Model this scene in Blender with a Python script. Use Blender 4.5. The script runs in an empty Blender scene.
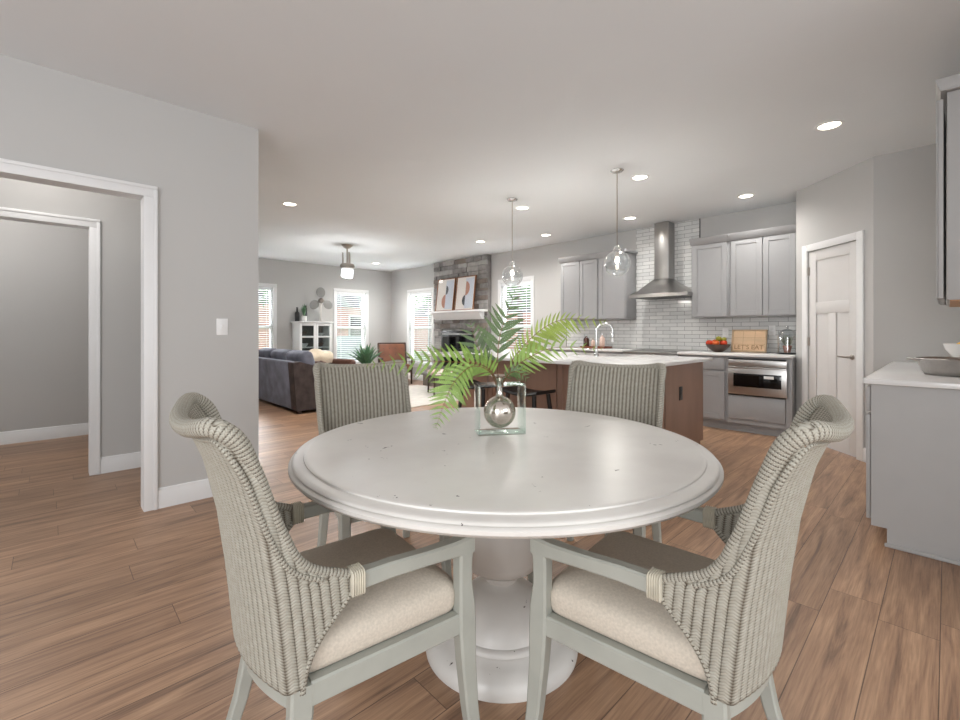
import bpy, bmesh, math, random
from mathutils import Vector, Matrix
random.seed(7)
C = bpy.context.scene.collection
SC = bpy.context.scene
PI = math.pi
# ------------------------------------------------------------------ camera
cam_d = bpy.data.cameras.new('camera'); cam = bpy.data.objects.new('camera', cam_d); C.objects.link(cam)
cam.location = (0, 0, 1.19); cam.rotation_euler = (PI/2, 0, math.radians(46.2 - 90))
cam_d.sensor_width = 36; cam_d.lens = 448/960*36; cam_d.shift_y = -28.8/960; cam_d.clip_start = .05
SC.camera = cam
# ------------------------------------------------------------------ world, lights, exposure
w = bpy.data.worlds.new('daylight'); SC.world = w; w.use_nodes = True
wn, wl = w.node_tree.nodes, w.node_tree.links
wn.clear()
wo = wn.new('ShaderNodeOutputWorld'); bg = wn.new('ShaderNodeBackground'); ramp = wn.new('ShaderNodeValToRGB')
tcw = wn.new('ShaderNodeTexCoord'); sep = wn.new('ShaderNodeSeparateXYZ'); mr = wn.new('ShaderNodeMapRange')
wl.new(tcw.outputs['Generated'], sep.inputs[0]); wl.new(sep.outputs['Z'], mr.inputs['Value'])
mr.inputs['From Min'].default_value = -1; mr.inputs['From Max'].default_value = 1
wl.new(mr.outputs[0], ramp.inputs[0]); wl.new(ramp.outputs[0], bg.inputs[0]); wl.new(bg.outputs[0], wo.inputs[0])
cr = ramp.color_ramp
cr.elements[0].position = .44; cr.elements[0].color = (.93, .96, 1.0, 1)
cr.elements[1].position = 1.0; cr.elements[1].color = (.75, .88, 1.0, 1)
e = cr.elements.new(.52); e.color = (1, 1, 1, 1)
bg.inputs[1].default_value = .84
def area(name, loc, target, sx, sy, power, col=(1, 1, 1)):
    d = bpy.data.lights.new(name, 'AREA'); d.shape = 'RECTANGLE'; d.size = sx; d.size_y = sy; d.energy = power; d.color = col
    o = bpy.data.objects.new(name, d); C.objects.link(o); o.location = loc
    o.rotation_euler = (Vector(target) - Vector(loc)).to_track_quat('-Z', 'Y').to_euler()
    return o
# daylight entering through the living room windows, from outside and above
for nm, l, t, p in (('daylight_far_window_a', (3.05, 11.6, 2.6), (3.3, 9.0, .6), 280),
                    ('daylight_far_window_b', (5.3, 11.6, 2.6), (5.2, 9.0, .6), 280),
                    ('daylight_back_window_a', (8.0, 8.85, 2.6), (5.2, 8.7, .5), 280),
                    ('daylight_back_window_b', (8.0, 5.75, 2.6), (5.2, 5.7, .5), 280)):
    area(nm, l, t, 1.4, 1.4, p, (.96, .98, 1))
area('daylight_dining_window', (1.0, -3.1, 1.7), (1.1, 1.5, .7), 2.2, 1.7, 26, (.95, .98, 1))
for nm, l, p in (('hall_ceiling_lamp', (-.1, 4.35, 2.45), 7), ('bathroom_fill_light', (-.5, 5.9, 2.6), 15)):  # the bathroom one is an unseen fill added to brighten that room
    d = bpy.data.lights.new(nm, 'POINT'); d.energy = p; d.shadow_soft_size = .15; d.color = (1, .96, .92)
    o = bpy.data.objects.new(nm, d); C.objects.link(o); o.location = l
area('fill_behind_camera', (-3.1, -.9, 1.7), (3.0, .2, .8), 2.0, 1.7, 58, (.96, .98, 1))  # added fill from behind the camera, lifting the peninsula end panel; no window built
VS = SC.view_settings
VS.view_transform = 'Standard'; VS.look = 'None'; VS.gamma = 1; VS.use_curve_mapping = False
VS.exposure = 0.78
try:
    SC.cycles.use_denoising = True
    SC.cycles.max_bounces = 10; SC.cycles.diffuse_bounces = 6; SC.cycles.transparent_max_bounces = 16
    SC.cycles.sample_clamp_indirect = 6
except Exception: pass
# ------------------------------------------------------------------ materials
def lin(c):
    return tuple((v/255/12.92 if v/255 <= .04045 else ((v/255+.055)/1.055)**2.4) for v in c) + (1,)
def newmat(name):
    m = bpy.data.materials.new(name); m.use_nodes = True
    nt = m.node_tree; b = nt.nodes['Principled BSDF']
    return m, nt, b
def setp(b, **k):
    for n, v in k.items():
        n = n.replace('_', ' ')
        if n in b.inputs: b.inputs[n].default_value = v
def node(nt, t, **k):
    n = nt.nodes.new(t)
    for a, v in k.items(): setattr(n, a, v)
    return n
def mat(name, col, rough=.5, metal=0, var=.06, scale=8, bump=0, bscale=60, stretch=(1, 1, 1), spec=None, coat=0):
    """procedural paint / wood / cloth: noise-varied colour with a little relief"""
    m, nt, b = newmat(name); L = nt.links
    tc = node(nt, 'ShaderNodeTexCoord'); mp = node(nt, 'ShaderNodeMapping'); mp.inputs['Scale'].default_value = stretch
    L.new(tc.outputs['Object'], mp.inputs[0])
    nz = node(nt, 'ShaderNodeTexNoise'); nz.inputs['Scale'].default_value = scale; nz.inputs['Detail'].default_value = 4
    L.new(mp.outputs[0], nz.inputs['Vector'])
    rp = node(nt, 'ShaderNodeValToRGB'); c = lin(col)
    rp.color_ramp.elements[0].position = .3; rp.color_ramp.elements[1].position = .7
    rp.color_ramp.elements[0].color = tuple(max(0, v*(1-var)) for v in c[:3]) + (1,)
    rp.color_ramp.elements[1].color = tuple(min(1, v*(1+var)) for v in c[:3]) + (1,)
    L.new(nz.outputs[0], rp.inputs[0]); L.new(rp.outputs[0], b.inputs['Base Color'])
    setp(b, Roughness=rough, Metallic=metal)
    if spec is not None: setp(b, Specular_IOR_Level=spec)
    if coat: setp(b, Coat_Weight=coat, Coat_Roughness=.15)
    if bump:
        n2 = node(nt, 'ShaderNodeTexNoise'); n2.inputs['Scale'].default_value = bscale; L.new(mp.outputs[0], n2.inputs['Vector'])
        bp = node(nt, 'ShaderNodeBump'); bp.inputs['Strength'].default_value = bump; bp.inputs['Distance'].default_value = .01
        L.new(n2.outputs[0], bp.inputs['Height']); L.new(bp.outputs[0], b.inputs['Normal'])
    return m
def emis(name, col, s):
    m, nt, b = newmat(name); setp(b, Emission_Strength=s); b.inputs['Emission Color'].default_value = lin(col); b.inputs['Base Color'].default_value = lin(col)
    return m
def thin_glass(name, tint=(255, 255, 255), gloss=.9, rough=.02, base=.045, edge=.85, pw_=4):
    """a thin pane: clear with a Fresnel reflection"""
    m = bpy.data.materials.new(name); m.use_nodes = True; nt = m.node_tree; nt.nodes.clear(); L = nt.links
    o = node(nt, 'ShaderNodeOutputMaterial'); mx = node(nt, 'ShaderNodeMixShader'); t = node(nt, 'ShaderNodeBsdfTransparent'); g = node(nt, 'ShaderNodeBsdfGlossy')
    lw = node(nt, 'ShaderNodeLayerWeight'); pw = node(nt, 'ShaderNodeMath', operation='POWER'); L.new(lw.outputs['Facing'], pw.inputs[0]); pw.inputs[1].default_value = pw_
    f = node(nt, 'ShaderNodeMath', operation='MULTIPLY_ADD'); L.new(pw.outputs[0], f.inputs[0]); f.inputs[1].default_value = edge; f.inputs[2].default_value = base; g.inputs['Roughness'].default_value = rough
    nz = node(nt, 'ShaderNodeTexNoise'); nz.inputs['Scale'].default_value = 3
    mixc = node(nt, 'ShaderNodeMixRGB'); mixc.inputs[0].default_value = .02; mixc.inputs[1].default_value = lin(tint); L.new(nz.outputs[1], mixc.inputs[2])
    L.new(mixc.outputs[0], t.inputs[0]); g.inputs[0].default_value = (gloss,)*3 + (1,)
    L.new(f.outputs[0], mx.inputs[0]); L.new(t.outputs[0], mx.inputs[1]); L.new(g.outputs[0], mx.inputs[2]); L.new(mx.outputs[0], o.inputs[0])
    return m

def floor_mat():
    m, nt, b = newmat('oak_plank_floor'); L = nt.links
    def math_(op, a, b_=None):
        n = node(nt, 'ShaderNodeMath', operation=op)
        for i, v in enumerate((a, b_)):
            if v is None: continue
            if isinstance(v, (int, float)): n.inputs[i].default_value = v
            else: L.new(v, n.inputs[i])
        return n.outputs[0]
    tc = node(nt, 'ShaderNodeTexCoord'); sp = node(nt, 'ShaderNodeSeparateXYZ'); L.new(tc.outputs['Object'], sp.inputs[0])
    X, Y = sp.outputs[0], sp.outputs[1]
    W, LEN = .1785, 1.28
    yy = math_('DIVIDE', math_('ADD', Y, -.0187 + 50*W), W); row = math_('FLOOR', yy); fy = math_('FRACT', yy)
    wn1 = node(nt, 'ShaderNodeTexWhiteNoise', noise_dimensions='1D'); L.new(row, wn1.inputs['W'])
    xx = math_('ADD', math_('DIVIDE', X, LEN), math_('ADD', math_('MULTIPLY', wn1.outputs[0], 5.0), 20)); col = math_('FLOOR', xx); fx = math_('FRACT', xx)
    cb = node(nt, 'ShaderNodeCombineXYZ'); L.new(row, cb.inputs[0]); L.new(col, cb.inputs[1])
    wn2 = node(nt, 'ShaderNodeTexWhiteNoise', noise_dimensions='2D'); L.new(cb.outputs[0], wn2.inputs['Vector'])
    rnd = wn2.outputs[0]
    # grain: long streaks along the plank, displaced per plank
    gv = node(nt, 'ShaderNodeCombineXYZ')
    L.new(math_('ADD', math_('MULTIPLY', X, 1.3), math_('MULTIPLY', rnd, 37)), gv.inputs[0]); L.new(math_('ADD', math_('MULTIPLY', Y, 17), math_('MULTIPLY', rnd, 91)), gv.inputs[1])
    n1 = node(nt, 'ShaderNodeTexNoise'); n1.inputs['Scale'].default_value = 1.1; n1.inputs['Detail'].default_value = 7; n1.inputs['Roughness'].default_value = .62; n1.inputs['Distortion'].default_value = .9
    L.new(gv.outputs[0], n1.inputs['Vector'])
    gv2 = node(nt, 'ShaderNodeCombineXYZ'); L.new(math_('ADD', math_('MULTIPLY', X, 6), math_('MULTIPLY', rnd, 53)), gv2.inputs[0]); L.new(math_('MULTIPLY', Y, 160), gv2.inputs[1])
    n2 = node(nt, 'ShaderNodeTexNoise'); n2.inputs['Scale'].default_value = 1; n2.inputs['Detail'].default_value = 3; L.new(gv2.outputs[0], n2.inputs['Vector'])
    rp = node(nt, 'ShaderNodeValToRGB'); L.new(n1.outputs[0], rp.inputs[0])
    els = rp.color_ramp.elements; els[0].position = .25; els[0].color = lin((98, 77, 64)); els[1].position = .75; els[1].color = lin((190, 155, 125))
    q = els.new(.43); q.color = lin((152, 119, 95)); q = els.new(.57); q.color = lin((173, 138, 110))
    mix = node(nt, 'ShaderNodeMixRGB', blend_type='MULTIPLY'); mix.inputs[0].default_value = .5; L.new(rp.outputs[0], mix.inputs[1])
    rp2 = node(nt, 'ShaderNodeValToRGB'); L.new(n2.outputs[0], rp2.inputs[0]); rp2.color_ramp.elements[0].position = .35; rp2.color_ramp.elements[1].position = .6
    rp2.color_ramp.elements[0].color = (.55, .52, .5, 1)
    L.new(rp2.outputs[0], mix.inputs[2])
    hs = node(nt, 'ShaderNodeHueSaturation'); L.new(mix.outputs[0], hs.inputs['Color']); L.new(math_('ADD', math_('MULTIPLY', rnd, .32), .84), hs.inputs['Value'])
    # joints
    ey = math_('MINIMUM', fy, math_('SUBTRACT', 1.0, fy)); ex = math_('MINIMUM', fx, math_('SUBTRACT', 1.0, fx))
    jy = math_('LESS_THAN', ey, .009); jx = math_('LESS_THAN', ex, .0011); j = math_('MAXIMUM', jy, jx)
    mj = node(nt, 'ShaderNodeMixRGB'); L.new(math_('MULTIPLY', j, .75), mj.inputs[0]); L.new(hs.outputs[0], mj.inputs[1]); mj.inputs[2].default_value = lin((62, 46, 38))
    L.new(mj.outputs[0], b.inputs['Base Color'])
    setp(b, Roughness=.37, Specular_IOR_Level=.45)
    bp = node(nt, 'ShaderNodeBump'); bp.inputs['Strength'].default_value = .25; bp.inputs['Distance'].default_value = .002
    L.new(math_('SUBTRACT', math_('MULTIPLY', n2.outputs[0], .4), j), bp.inputs['Height']); L.new(bp.outputs[0], b.inputs['Normal'])
    return m

def tile_mat():
    m, nt, b = newmat('white_subway_tile'); L = nt.links
    tc = node(nt, 'ShaderNodeTexCoord'); sp = node(nt, 'ShaderNodeSeparateXYZ'); L.new(tc.outputs['Object'], sp.inputs[0])
    cb = node(nt, 'ShaderNodeCombineXYZ'); L.new(sp.outputs[1], cb.inputs[0]); L.new(sp.outputs[2], cb.inputs[1])
    br = node(nt, 'ShaderNodeTexBrick'); L.new(cb.outputs[0], br.inputs['Vector'])
    br.inputs['Scale'].default_value = 1; br.inputs['Brick Width'].default_value = .205; br.inputs['Row Height'].default_value = .0545
    br.inputs['Mortar Size'].default_value = .0022; br.inputs['Mortar Smooth'].default_value = .1
    br.inputs['Color1'].default_value = lin((222, 222, 220)); br.inputs['Color2'].default_value = lin((205, 206, 205)); br.inputs['Mortar'].default_value = lin((112, 112, 112))
    L.new(br.outputs[0], b.inputs['Base Color']); setp(b, Roughness=.13)
    nz = node(nt, 'ShaderNodeTexNoise'); nz.inputs['Scale'].default_value = 9; L.new(tc.outputs['Object'], nz.inputs['Vector'])
    mu = node(nt, 'ShaderNodeMath', operation='MULTIPLY_ADD'); L.new(nz.outputs[0], mu.inputs[0]); mu.inputs[1].default_value = 1.2
    iv = node(nt, 'ShaderNodeMath', operation='MULTIPLY'); L.new(br.outputs['Fac'], iv.inputs[0]); iv.inputs[1].default_value = -1
    L.new(iv.outputs[0], mu.inputs[2])
    bp = node(nt, 'ShaderNodeBump'); bp.inputs['Strength'].default_value = .35; bp.inputs['Distance'].default_value = .004
    L.new(mu.outputs[0], bp.inputs['Height']); L.new(bp.outputs[0], b.inputs['Normal'])
    return m

def wicker_mat(name, c0, c1, gap):
    """woven rush: UV in metres, ribs every 2.1 cm, strands every 5 mm, alternate ribs half a strand out of step"""
    m, nt, b = newmat(name); L = nt.links
    def math_(op, a, b_=None):
        n = node(nt, 'ShaderNodeMath', operation=op)
        for i, v in enumerate((a, b_)):
            if v is None: continue
            if isinstance(v, (int, float)): n.inputs[i].default_value = v
            else: L.new(v, n.inputs[i])
        return n.outputs[0]
    uv = node(nt, 'ShaderNodeUVMap'); sp = node(nt, 'ShaderNodeSeparateXYZ'); L.new(uv.outputs[0], sp.inputs[0])
    u = math_('DIVIDE', sp.outputs[0], .021); v = math_('DIVIDE', sp.outputs[1], .0068)
    fu = math_('FRACT', math_('ADD', u, 100.0))
    ch = math_('ABSOLUTE', math_('SUBTRACT', fu, .5))                    # chevron: strands slope away from each rib
    fv = math_('FRACT', math_('ADD', math_('ADD', v, math_('MULTIPLY', ch, 1.5)), 100))
    hu = math_('SINE', math_('MULTIPLY', fu, PI)); hv = math_('SINE', math_('MULTIPLY', fv, PI))
    hgt = math_('ADD', math_('MULTIPLY', math_('POWER', hu, .7), .62), math_('MULTIPLY', math_('POWER', hv, .6), .38))
    nz = node(nt, 'ShaderNodeTexNoise'); nz.inputs['Scale'].default_value = 55; nz.inputs['Detail'].default_value = 3
    L.new(uv.outputs[0], nz.inputs['Vector'])
    r1 = node(nt, 'ShaderNodeMixRGB'); L.new(nz.outputs[0], r1.inputs[0]); r1.inputs[1].default_value = lin(c0); r1.inputs[2].default_value = lin(c1)
    rp = node(nt, 'ShaderNodeValToRGB'); L.new(hgt, rp.inputs[0]); rp.color_ramp.elements[0].position = .22; rp.color_ramp.elements[1].position = .80
    r2 = node(nt, 'ShaderNodeMixRGB'); L.new(rp.outputs[0], r2.inputs[0]); r2.inputs[1].default_value = lin(gap); L.new(r1.outputs[0], r2.inputs[2])
    L.new(r2.outputs[0], b.inputs['Base Color']); setp(b, Roughness=.62, Specular_IOR_Level=.3)
    bp = node(nt, 'ShaderNodeBump'); bp.inputs['Strength'].default_value = .8; bp.inputs['Distance'].default_value = .004
    L.new(hgt, bp.inputs['Height']); L.new(bp.outputs[0], b.inputs['Normal'])
    return m

def chipped_paint():
    m, nt, b = newmat('distressed_white_paint'); L = nt.links
    tc = node(nt, 'ShaderNodeTexCoord')
    n0 = node(nt, 'ShaderNodeTexNoise'); n0.inputs['Scale'].default_value = 3.5; n0.inputs['Detail'].default_value = 5; L.new(tc.outputs['Object'], n0.inputs['Vector'])
    rp = node(nt, 'ShaderNodeValToRGB'); L.new(n0.outputs[0], rp.inputs[0]); rp.color_ramp.elements[0].position = .35; rp.color_ramp.elements[1].position = .65
    rp.color_ramp.elements[0].color = lin((203, 199, 194)); rp.color_ramp.elements[1].color = lin((215, 212, 207))
    n1 = node(nt, 'ShaderNodeTexNoise'); n1.inputs['Scale'].default_value = 21; n1.inputs['Detail'].default_value = 6; n1.inputs['Roughness'].default_value = .65; L.new(tc.outputs['Object'], n1.inputs['Vector'])
    r2 = node(nt, 'ShaderNodeValToRGB'); L.new(n1.outputs[0], r2.inputs[0]); r2.color_ramp.elements[0].position = .685; r2.color_ramp.elements[1].position = .70
    mx = node(nt, 'ShaderNodeMixRGB'); L.new(r2.outputs[0], mx.inputs[0]); L.new(rp.outputs[0], mx.inputs[1]); mx.inputs[2].default_value = lin((58, 48, 42))
    L.new(mx.outputs[0], b.inputs['Base Color']); setp(b, Roughness=.34, Specular_IOR_Level=.5)
    bp = node(nt, 'ShaderNodeBump'); bp.inputs['Strength'].default_value = .03; bp.inputs['Distance'].default_value = .01
    L.new(n0.outputs[0], bp.inputs['Height']); L.new(bp.outputs[0], b.inputs['Normal'])
    return m

def steel_mat(name, col=(188, 186, 184), rough=.3, stretch=(1, 1, 60)):
    m, nt, b = newmat(name); L = nt.links
    tc = node(nt, 'ShaderNodeTexCoord'); mp = node(nt, 'ShaderNodeMapping'); mp.inputs['Scale'].default_value = stretch; L.new(tc.outputs['Object'], mp.inputs[0])
    nz = node(nt, 'ShaderNodeTexNoise'); nz.inputs['Scale'].default_value = 6; L.new(mp.outputs[0], nz.inputs['Vector'])
    r = node(nt, 'ShaderNodeMapRange'); L.new(nz.outputs[0], r.inputs[0]); r.inputs[3].default_value = rough-.07; r.inputs[4].default_value = rough+.09
    L.new(r.outputs[0], b.inputs['Roughness']); b.inputs['Base Color'].default_value = lin(col); setp(b, Metallic=1.0)
    return m

def velvet_mat():
    m = mat('slate_velvet', (98, 100, 112), .85, var=.35, scale=5, bump=.15, bscale=25)
    b = m.node_tree.nodes['Principled BSDF']; setp(b, Sheen_Weight=.7, Sheen_Roughness=.35); b.inputs['Sheen Tint'].default_value = lin((150, 152, 165))
    return m

M = {}
M['floor'] = floor_mat(); M['tile'] = tile_mat()
M['wall'] = mat('warm_grey_wall_paint', (188, 187, 185), .75, var=.012, scale=1.5, bump=.02, bscale=180)
M['ceil'] = mat('flat_white_ceiling_paint', (226, 229, 231), .9, var=.01, scale=1.5)
M['trim'] = mat('satin_white_trim_paint', (226, 226, 226), .38, var=.01)
M['door'] = mat('satin_white_door_paint', (212, 210, 208), .4, var=.01)
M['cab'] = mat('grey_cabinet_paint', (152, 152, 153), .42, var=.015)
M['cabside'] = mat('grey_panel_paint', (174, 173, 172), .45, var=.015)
M['quartz'] = mat('white_quartz', (228, 227, 226), .16, var=.02, scale=6)
M['islandwood'] = mat('stained_maple', (150, 118, 100), .4, var=.16, scale=5, stretch=(1, 1, .18), coat=.15)
M['underwood'] = mat('natural_maple_underside', (190, 140, 98), .5, var=.1, scale=5, stretch=(.2, 1, 1))
M['darkwood'] = mat('dark_stained_wood', (62, 42, 33), .4, var=.2, scale=9, stretch=(1, 1, .2))
M['brownframe'] = mat('walnut_frame', (134, 90, 62), .45, var=.15, scale=12)
M['steel'] = steel_mat('brushed_stainless'); M['hoodsteel'] = steel_mat('brushed_hood_steel', (165, 163, 161), .32)
M['chrome'] = mat('polished_chrome', (215, 215, 215), .08, 1, var=.01)
M['nickel'] = mat('satin_nickel', (176, 168, 160), .28, 1, var=.02)
M['black'] = mat('black_satin', (22, 22, 23), .35, var=.1)
M['blackglass'] = mat('black_glass', (8, 8, 9), .06, var=.02)
M['blackgap'] = mat('dark_recess', (15, 15, 15), .8, var=.02)
M['stoolblack'] = mat('black_painted_wood', (30, 29, 29), .4, var=.1)
M['table'] = chipped_paint()
M['chairwood'] = mat('grey_green_chair_paint', (160, 161, 153), .45, var=.05, scale=14, bump=.03)
M['cushion'] = mat('oatmeal_linen', (196, 186, 172), .9, var=.10, scale=160, bump=.15, bscale=500)
M['wicker'] = wicker_mat('whitewashed_wicker', (180, 178, 168), (148, 142, 128), (74, 62, 47))
M['braid'] = wicker_mat('whitewashed_braid', (188, 186, 176), (154, 147, 132), (72, 60, 45))
M['strand'] = mat('pale_rush_strand', (196, 190, 174), .6, var=.1, scale=40)
M['velvet'] = velvet_mat(); M['velvetbrown'] = mat('brown_slate_velvet', (64, 54, 52), .85, var=.4, scale=9, bump=.15, bscale=25)
M['leather'] = mat('tan_leather', (130, 82, 60), .4, var=.18, scale=7, bump=.05)
M['brownleather'] = mat('brown_leather', (100, 66, 54), .45, var=.2, scale=7, bump=.05)
M['cream'] = mat('cream_cloth', (220, 204, 180), .9, var=.06, scale=30, bump=.2, bscale=90)
M['rug'] = mat('pale_wool_rug', (206, 201, 193), .95, var=.09, scale=9, bump=.3, bscale=120)
M['stone'] = mat('grey_ledge_stone', (132, 129, 127), .85, var=.28, scale=7, bump=.5, bscale=25)
M['stonelight'] = mat('pale_ledge_stone', (158, 155, 152), .85, var=.22, scale=7, bump=.5, bscale=25)
M['stonebrown'] = mat('brown_ledge_stone', (122, 112, 105), .85, var=.25, scale=7, bump=.5, bscale=25)
M['slat'] = mat('white_blind_slat', (236, 238, 240), .5, var=.01)
M['pane'] = thin_glass('window_glass')
M['showcase'] = thin_glass('cabinet_glass', (235, 240, 240))
M['globe'] = thin_glass('clear_globe_glass', (238, 241, 242), 1.0, .03, .13, .9, 2.4)
M['bulb'] = emis('warm_bulb', (255, 238, 214), 6)
M['can'] = emis('recessed_lamp_lens', (255, 244, 226), 7)
M['plate'] = mat('white_plastic', (232, 232, 232), .35, var=.01)
M['porcelain'] = mat('white_porcelain', (232, 232, 230), .1, var=.01)
M['terracotta'] = mat('terracotta', (170, 104, 78), .8, var=.1)
M['herb'] = mat('grey_green_herb', (96, 100, 66), .7, var=.3, scale=40)
M['fern'] = mat('bright_fern_green', (122, 150, 70), .5, var=.22, scale=30)
M['ferndark'] = mat('deep_fern_green', (80, 102, 58), .5, var=.22, scale=30)
M['fernpale'] = mat('yellow_fern_green', (142, 160, 72), .5, var=.2, scale=30)
M['stalk'] = mat('reddish_stalk', (112, 76, 44), .6, var=.2, scale=40)
M['agave'] = mat('agave_green', (84, 122, 88), .5, var=.2, scale=20)
M['tomato'] = mat('red_tomato', (205, 62, 30), .25, var=.12)
M['orange'] = mat('orange_fruit', (222, 100, 36), .35, var=.1)
M['greenfruit'] = mat('yellow_green_pear', (150, 150, 48), .4, var=.15)
M['lemon'] = mat('lemon_peel', (240, 190, 30), .4, var=.08, bump=.1, bscale=120)
M['bowlwood'] = mat('dark_wooden_bowl', (72, 52, 42), .4, var=.2, scale=14)
M['signwood'] = mat('pale_pine_board', (220, 188, 152), .6, var=.14, scale=9, stretch=(1, .3, 1))
M['signframe'] = mat('weathered_pine_frame', (186, 160, 130), .6, var=.15, scale=12)
M['printcream'] = mat('cream_print_paper', (232, 226, 220), .6, var=.01)
M['printblue'] = mat('pale_blue_print_ink', (206, 212, 222), .6, var=.02)
M['printterra'] = mat('terracotta_print_ink', (188, 132, 112), .6, var=.04)
M['printblack'] = mat('charcoal_print_ink', (58, 62, 70), .6, var=.04)
M['letter'] = mat('burnt_lettering', (150, 112, 78), .7, var=.1)
M['hammered'] = mat('hammered_pewter', (176, 172, 168), .38, .85, var=.1, scale=12, bump=.3, bscale=40)
M['amber'] = mat('amber_bottle', (64, 34, 24), .12, var=.1)
M['pink'] = mat('blush_soap', (214, 186, 172), .3, var=.04)
M['trayred'] = mat('mahogany_tray', (112, 56, 34), .3, var=.15)
M['brick'] = mat('red_house_brick', (206, 158, 144), .9, var=.2, scale=12)
M['roof'] = mat('grey_shingle', (120, 118, 120), .9, var=.2, scale=10)
M['leafout'] = mat('garden_leaf_green', (104, 140, 84), .7, var=.3, scale=6)
M['bark'] = mat('tree_bark', (110, 92, 78), .9, var=.2)
M['lawn'] = mat('lawn_grass', (140, 160, 110), .95, var=.15, scale=3)
M['carpaint'] = mat('silver_car_paint', (176, 184, 194), .2, .3, var=.02)
# solid glass
def solid_glass(name, col, rough=.0, ior=1.45):
    m, nt, b = newmat(name); setp(b, Transmission_Weight=1.0, Roughness=rough, IOR=ior)
    tc = node(nt, 'ShaderNodeTexCoord'); nz = node(nt, 'ShaderNodeTexNoise'); nz.inputs['Scale'].default_value = 6; nt.links.new(tc.outputs['Object'], nz.inputs['Vector'])
    mx = node(nt, 'ShaderNodeMixRGB'); mx.inputs[0].default_value = .03; mx.inputs[1].default_value = lin(col); nt.links.new(nz.outputs[0], mx.inputs[2]); nt.links.new(mx.outputs[0], b.inputs['Base Color'])
    return m
M['acrylic'] = thin_glass('clear_acrylic', (240, 248, 245), 1.0, .01)
M['acryledge'] = thin_glass('acrylic_edge', (240, 248, 245), 1.0, .02)
def smoke_mirror():
    m = bpy.data.materials.new('smoked_mirror_glass'); m.use_nodes = True; nt = m.node_tree; nt.nodes.clear(); L = nt.links
    o = node(nt, 'ShaderNodeOutputMaterial'); mx = node(nt, 'ShaderNodeMixShader'); t = node(nt, 'ShaderNodeBsdfTransparent'); g = node(nt, 'ShaderNodeBsdfGlossy')
    nz = node(nt, 'ShaderNodeTexNoise'); nz.inputs['Scale'].default_value = 18; r = node(nt, 'ShaderNodeMapRange'); L.new(nz.outputs[0], r.inputs[0]); r.inputs[3].default_value = .04; r.inputs[4].default_value = .12
    L.new(r.outputs[0], g.inputs['Roughness']); g.inputs[0].default_value = lin((232, 224, 216)); t.inputs[0].default_value = lin((226, 220, 214)); mx.inputs[0].default_value = .76
    L.new(t.outputs[0], mx.inputs[1]); L.new(g.outputs[0], mx.inputs[2]); L.new(mx.outputs[0], o.inputs[0])
    return m
M['smoke'] = smoke_mirror()
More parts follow.
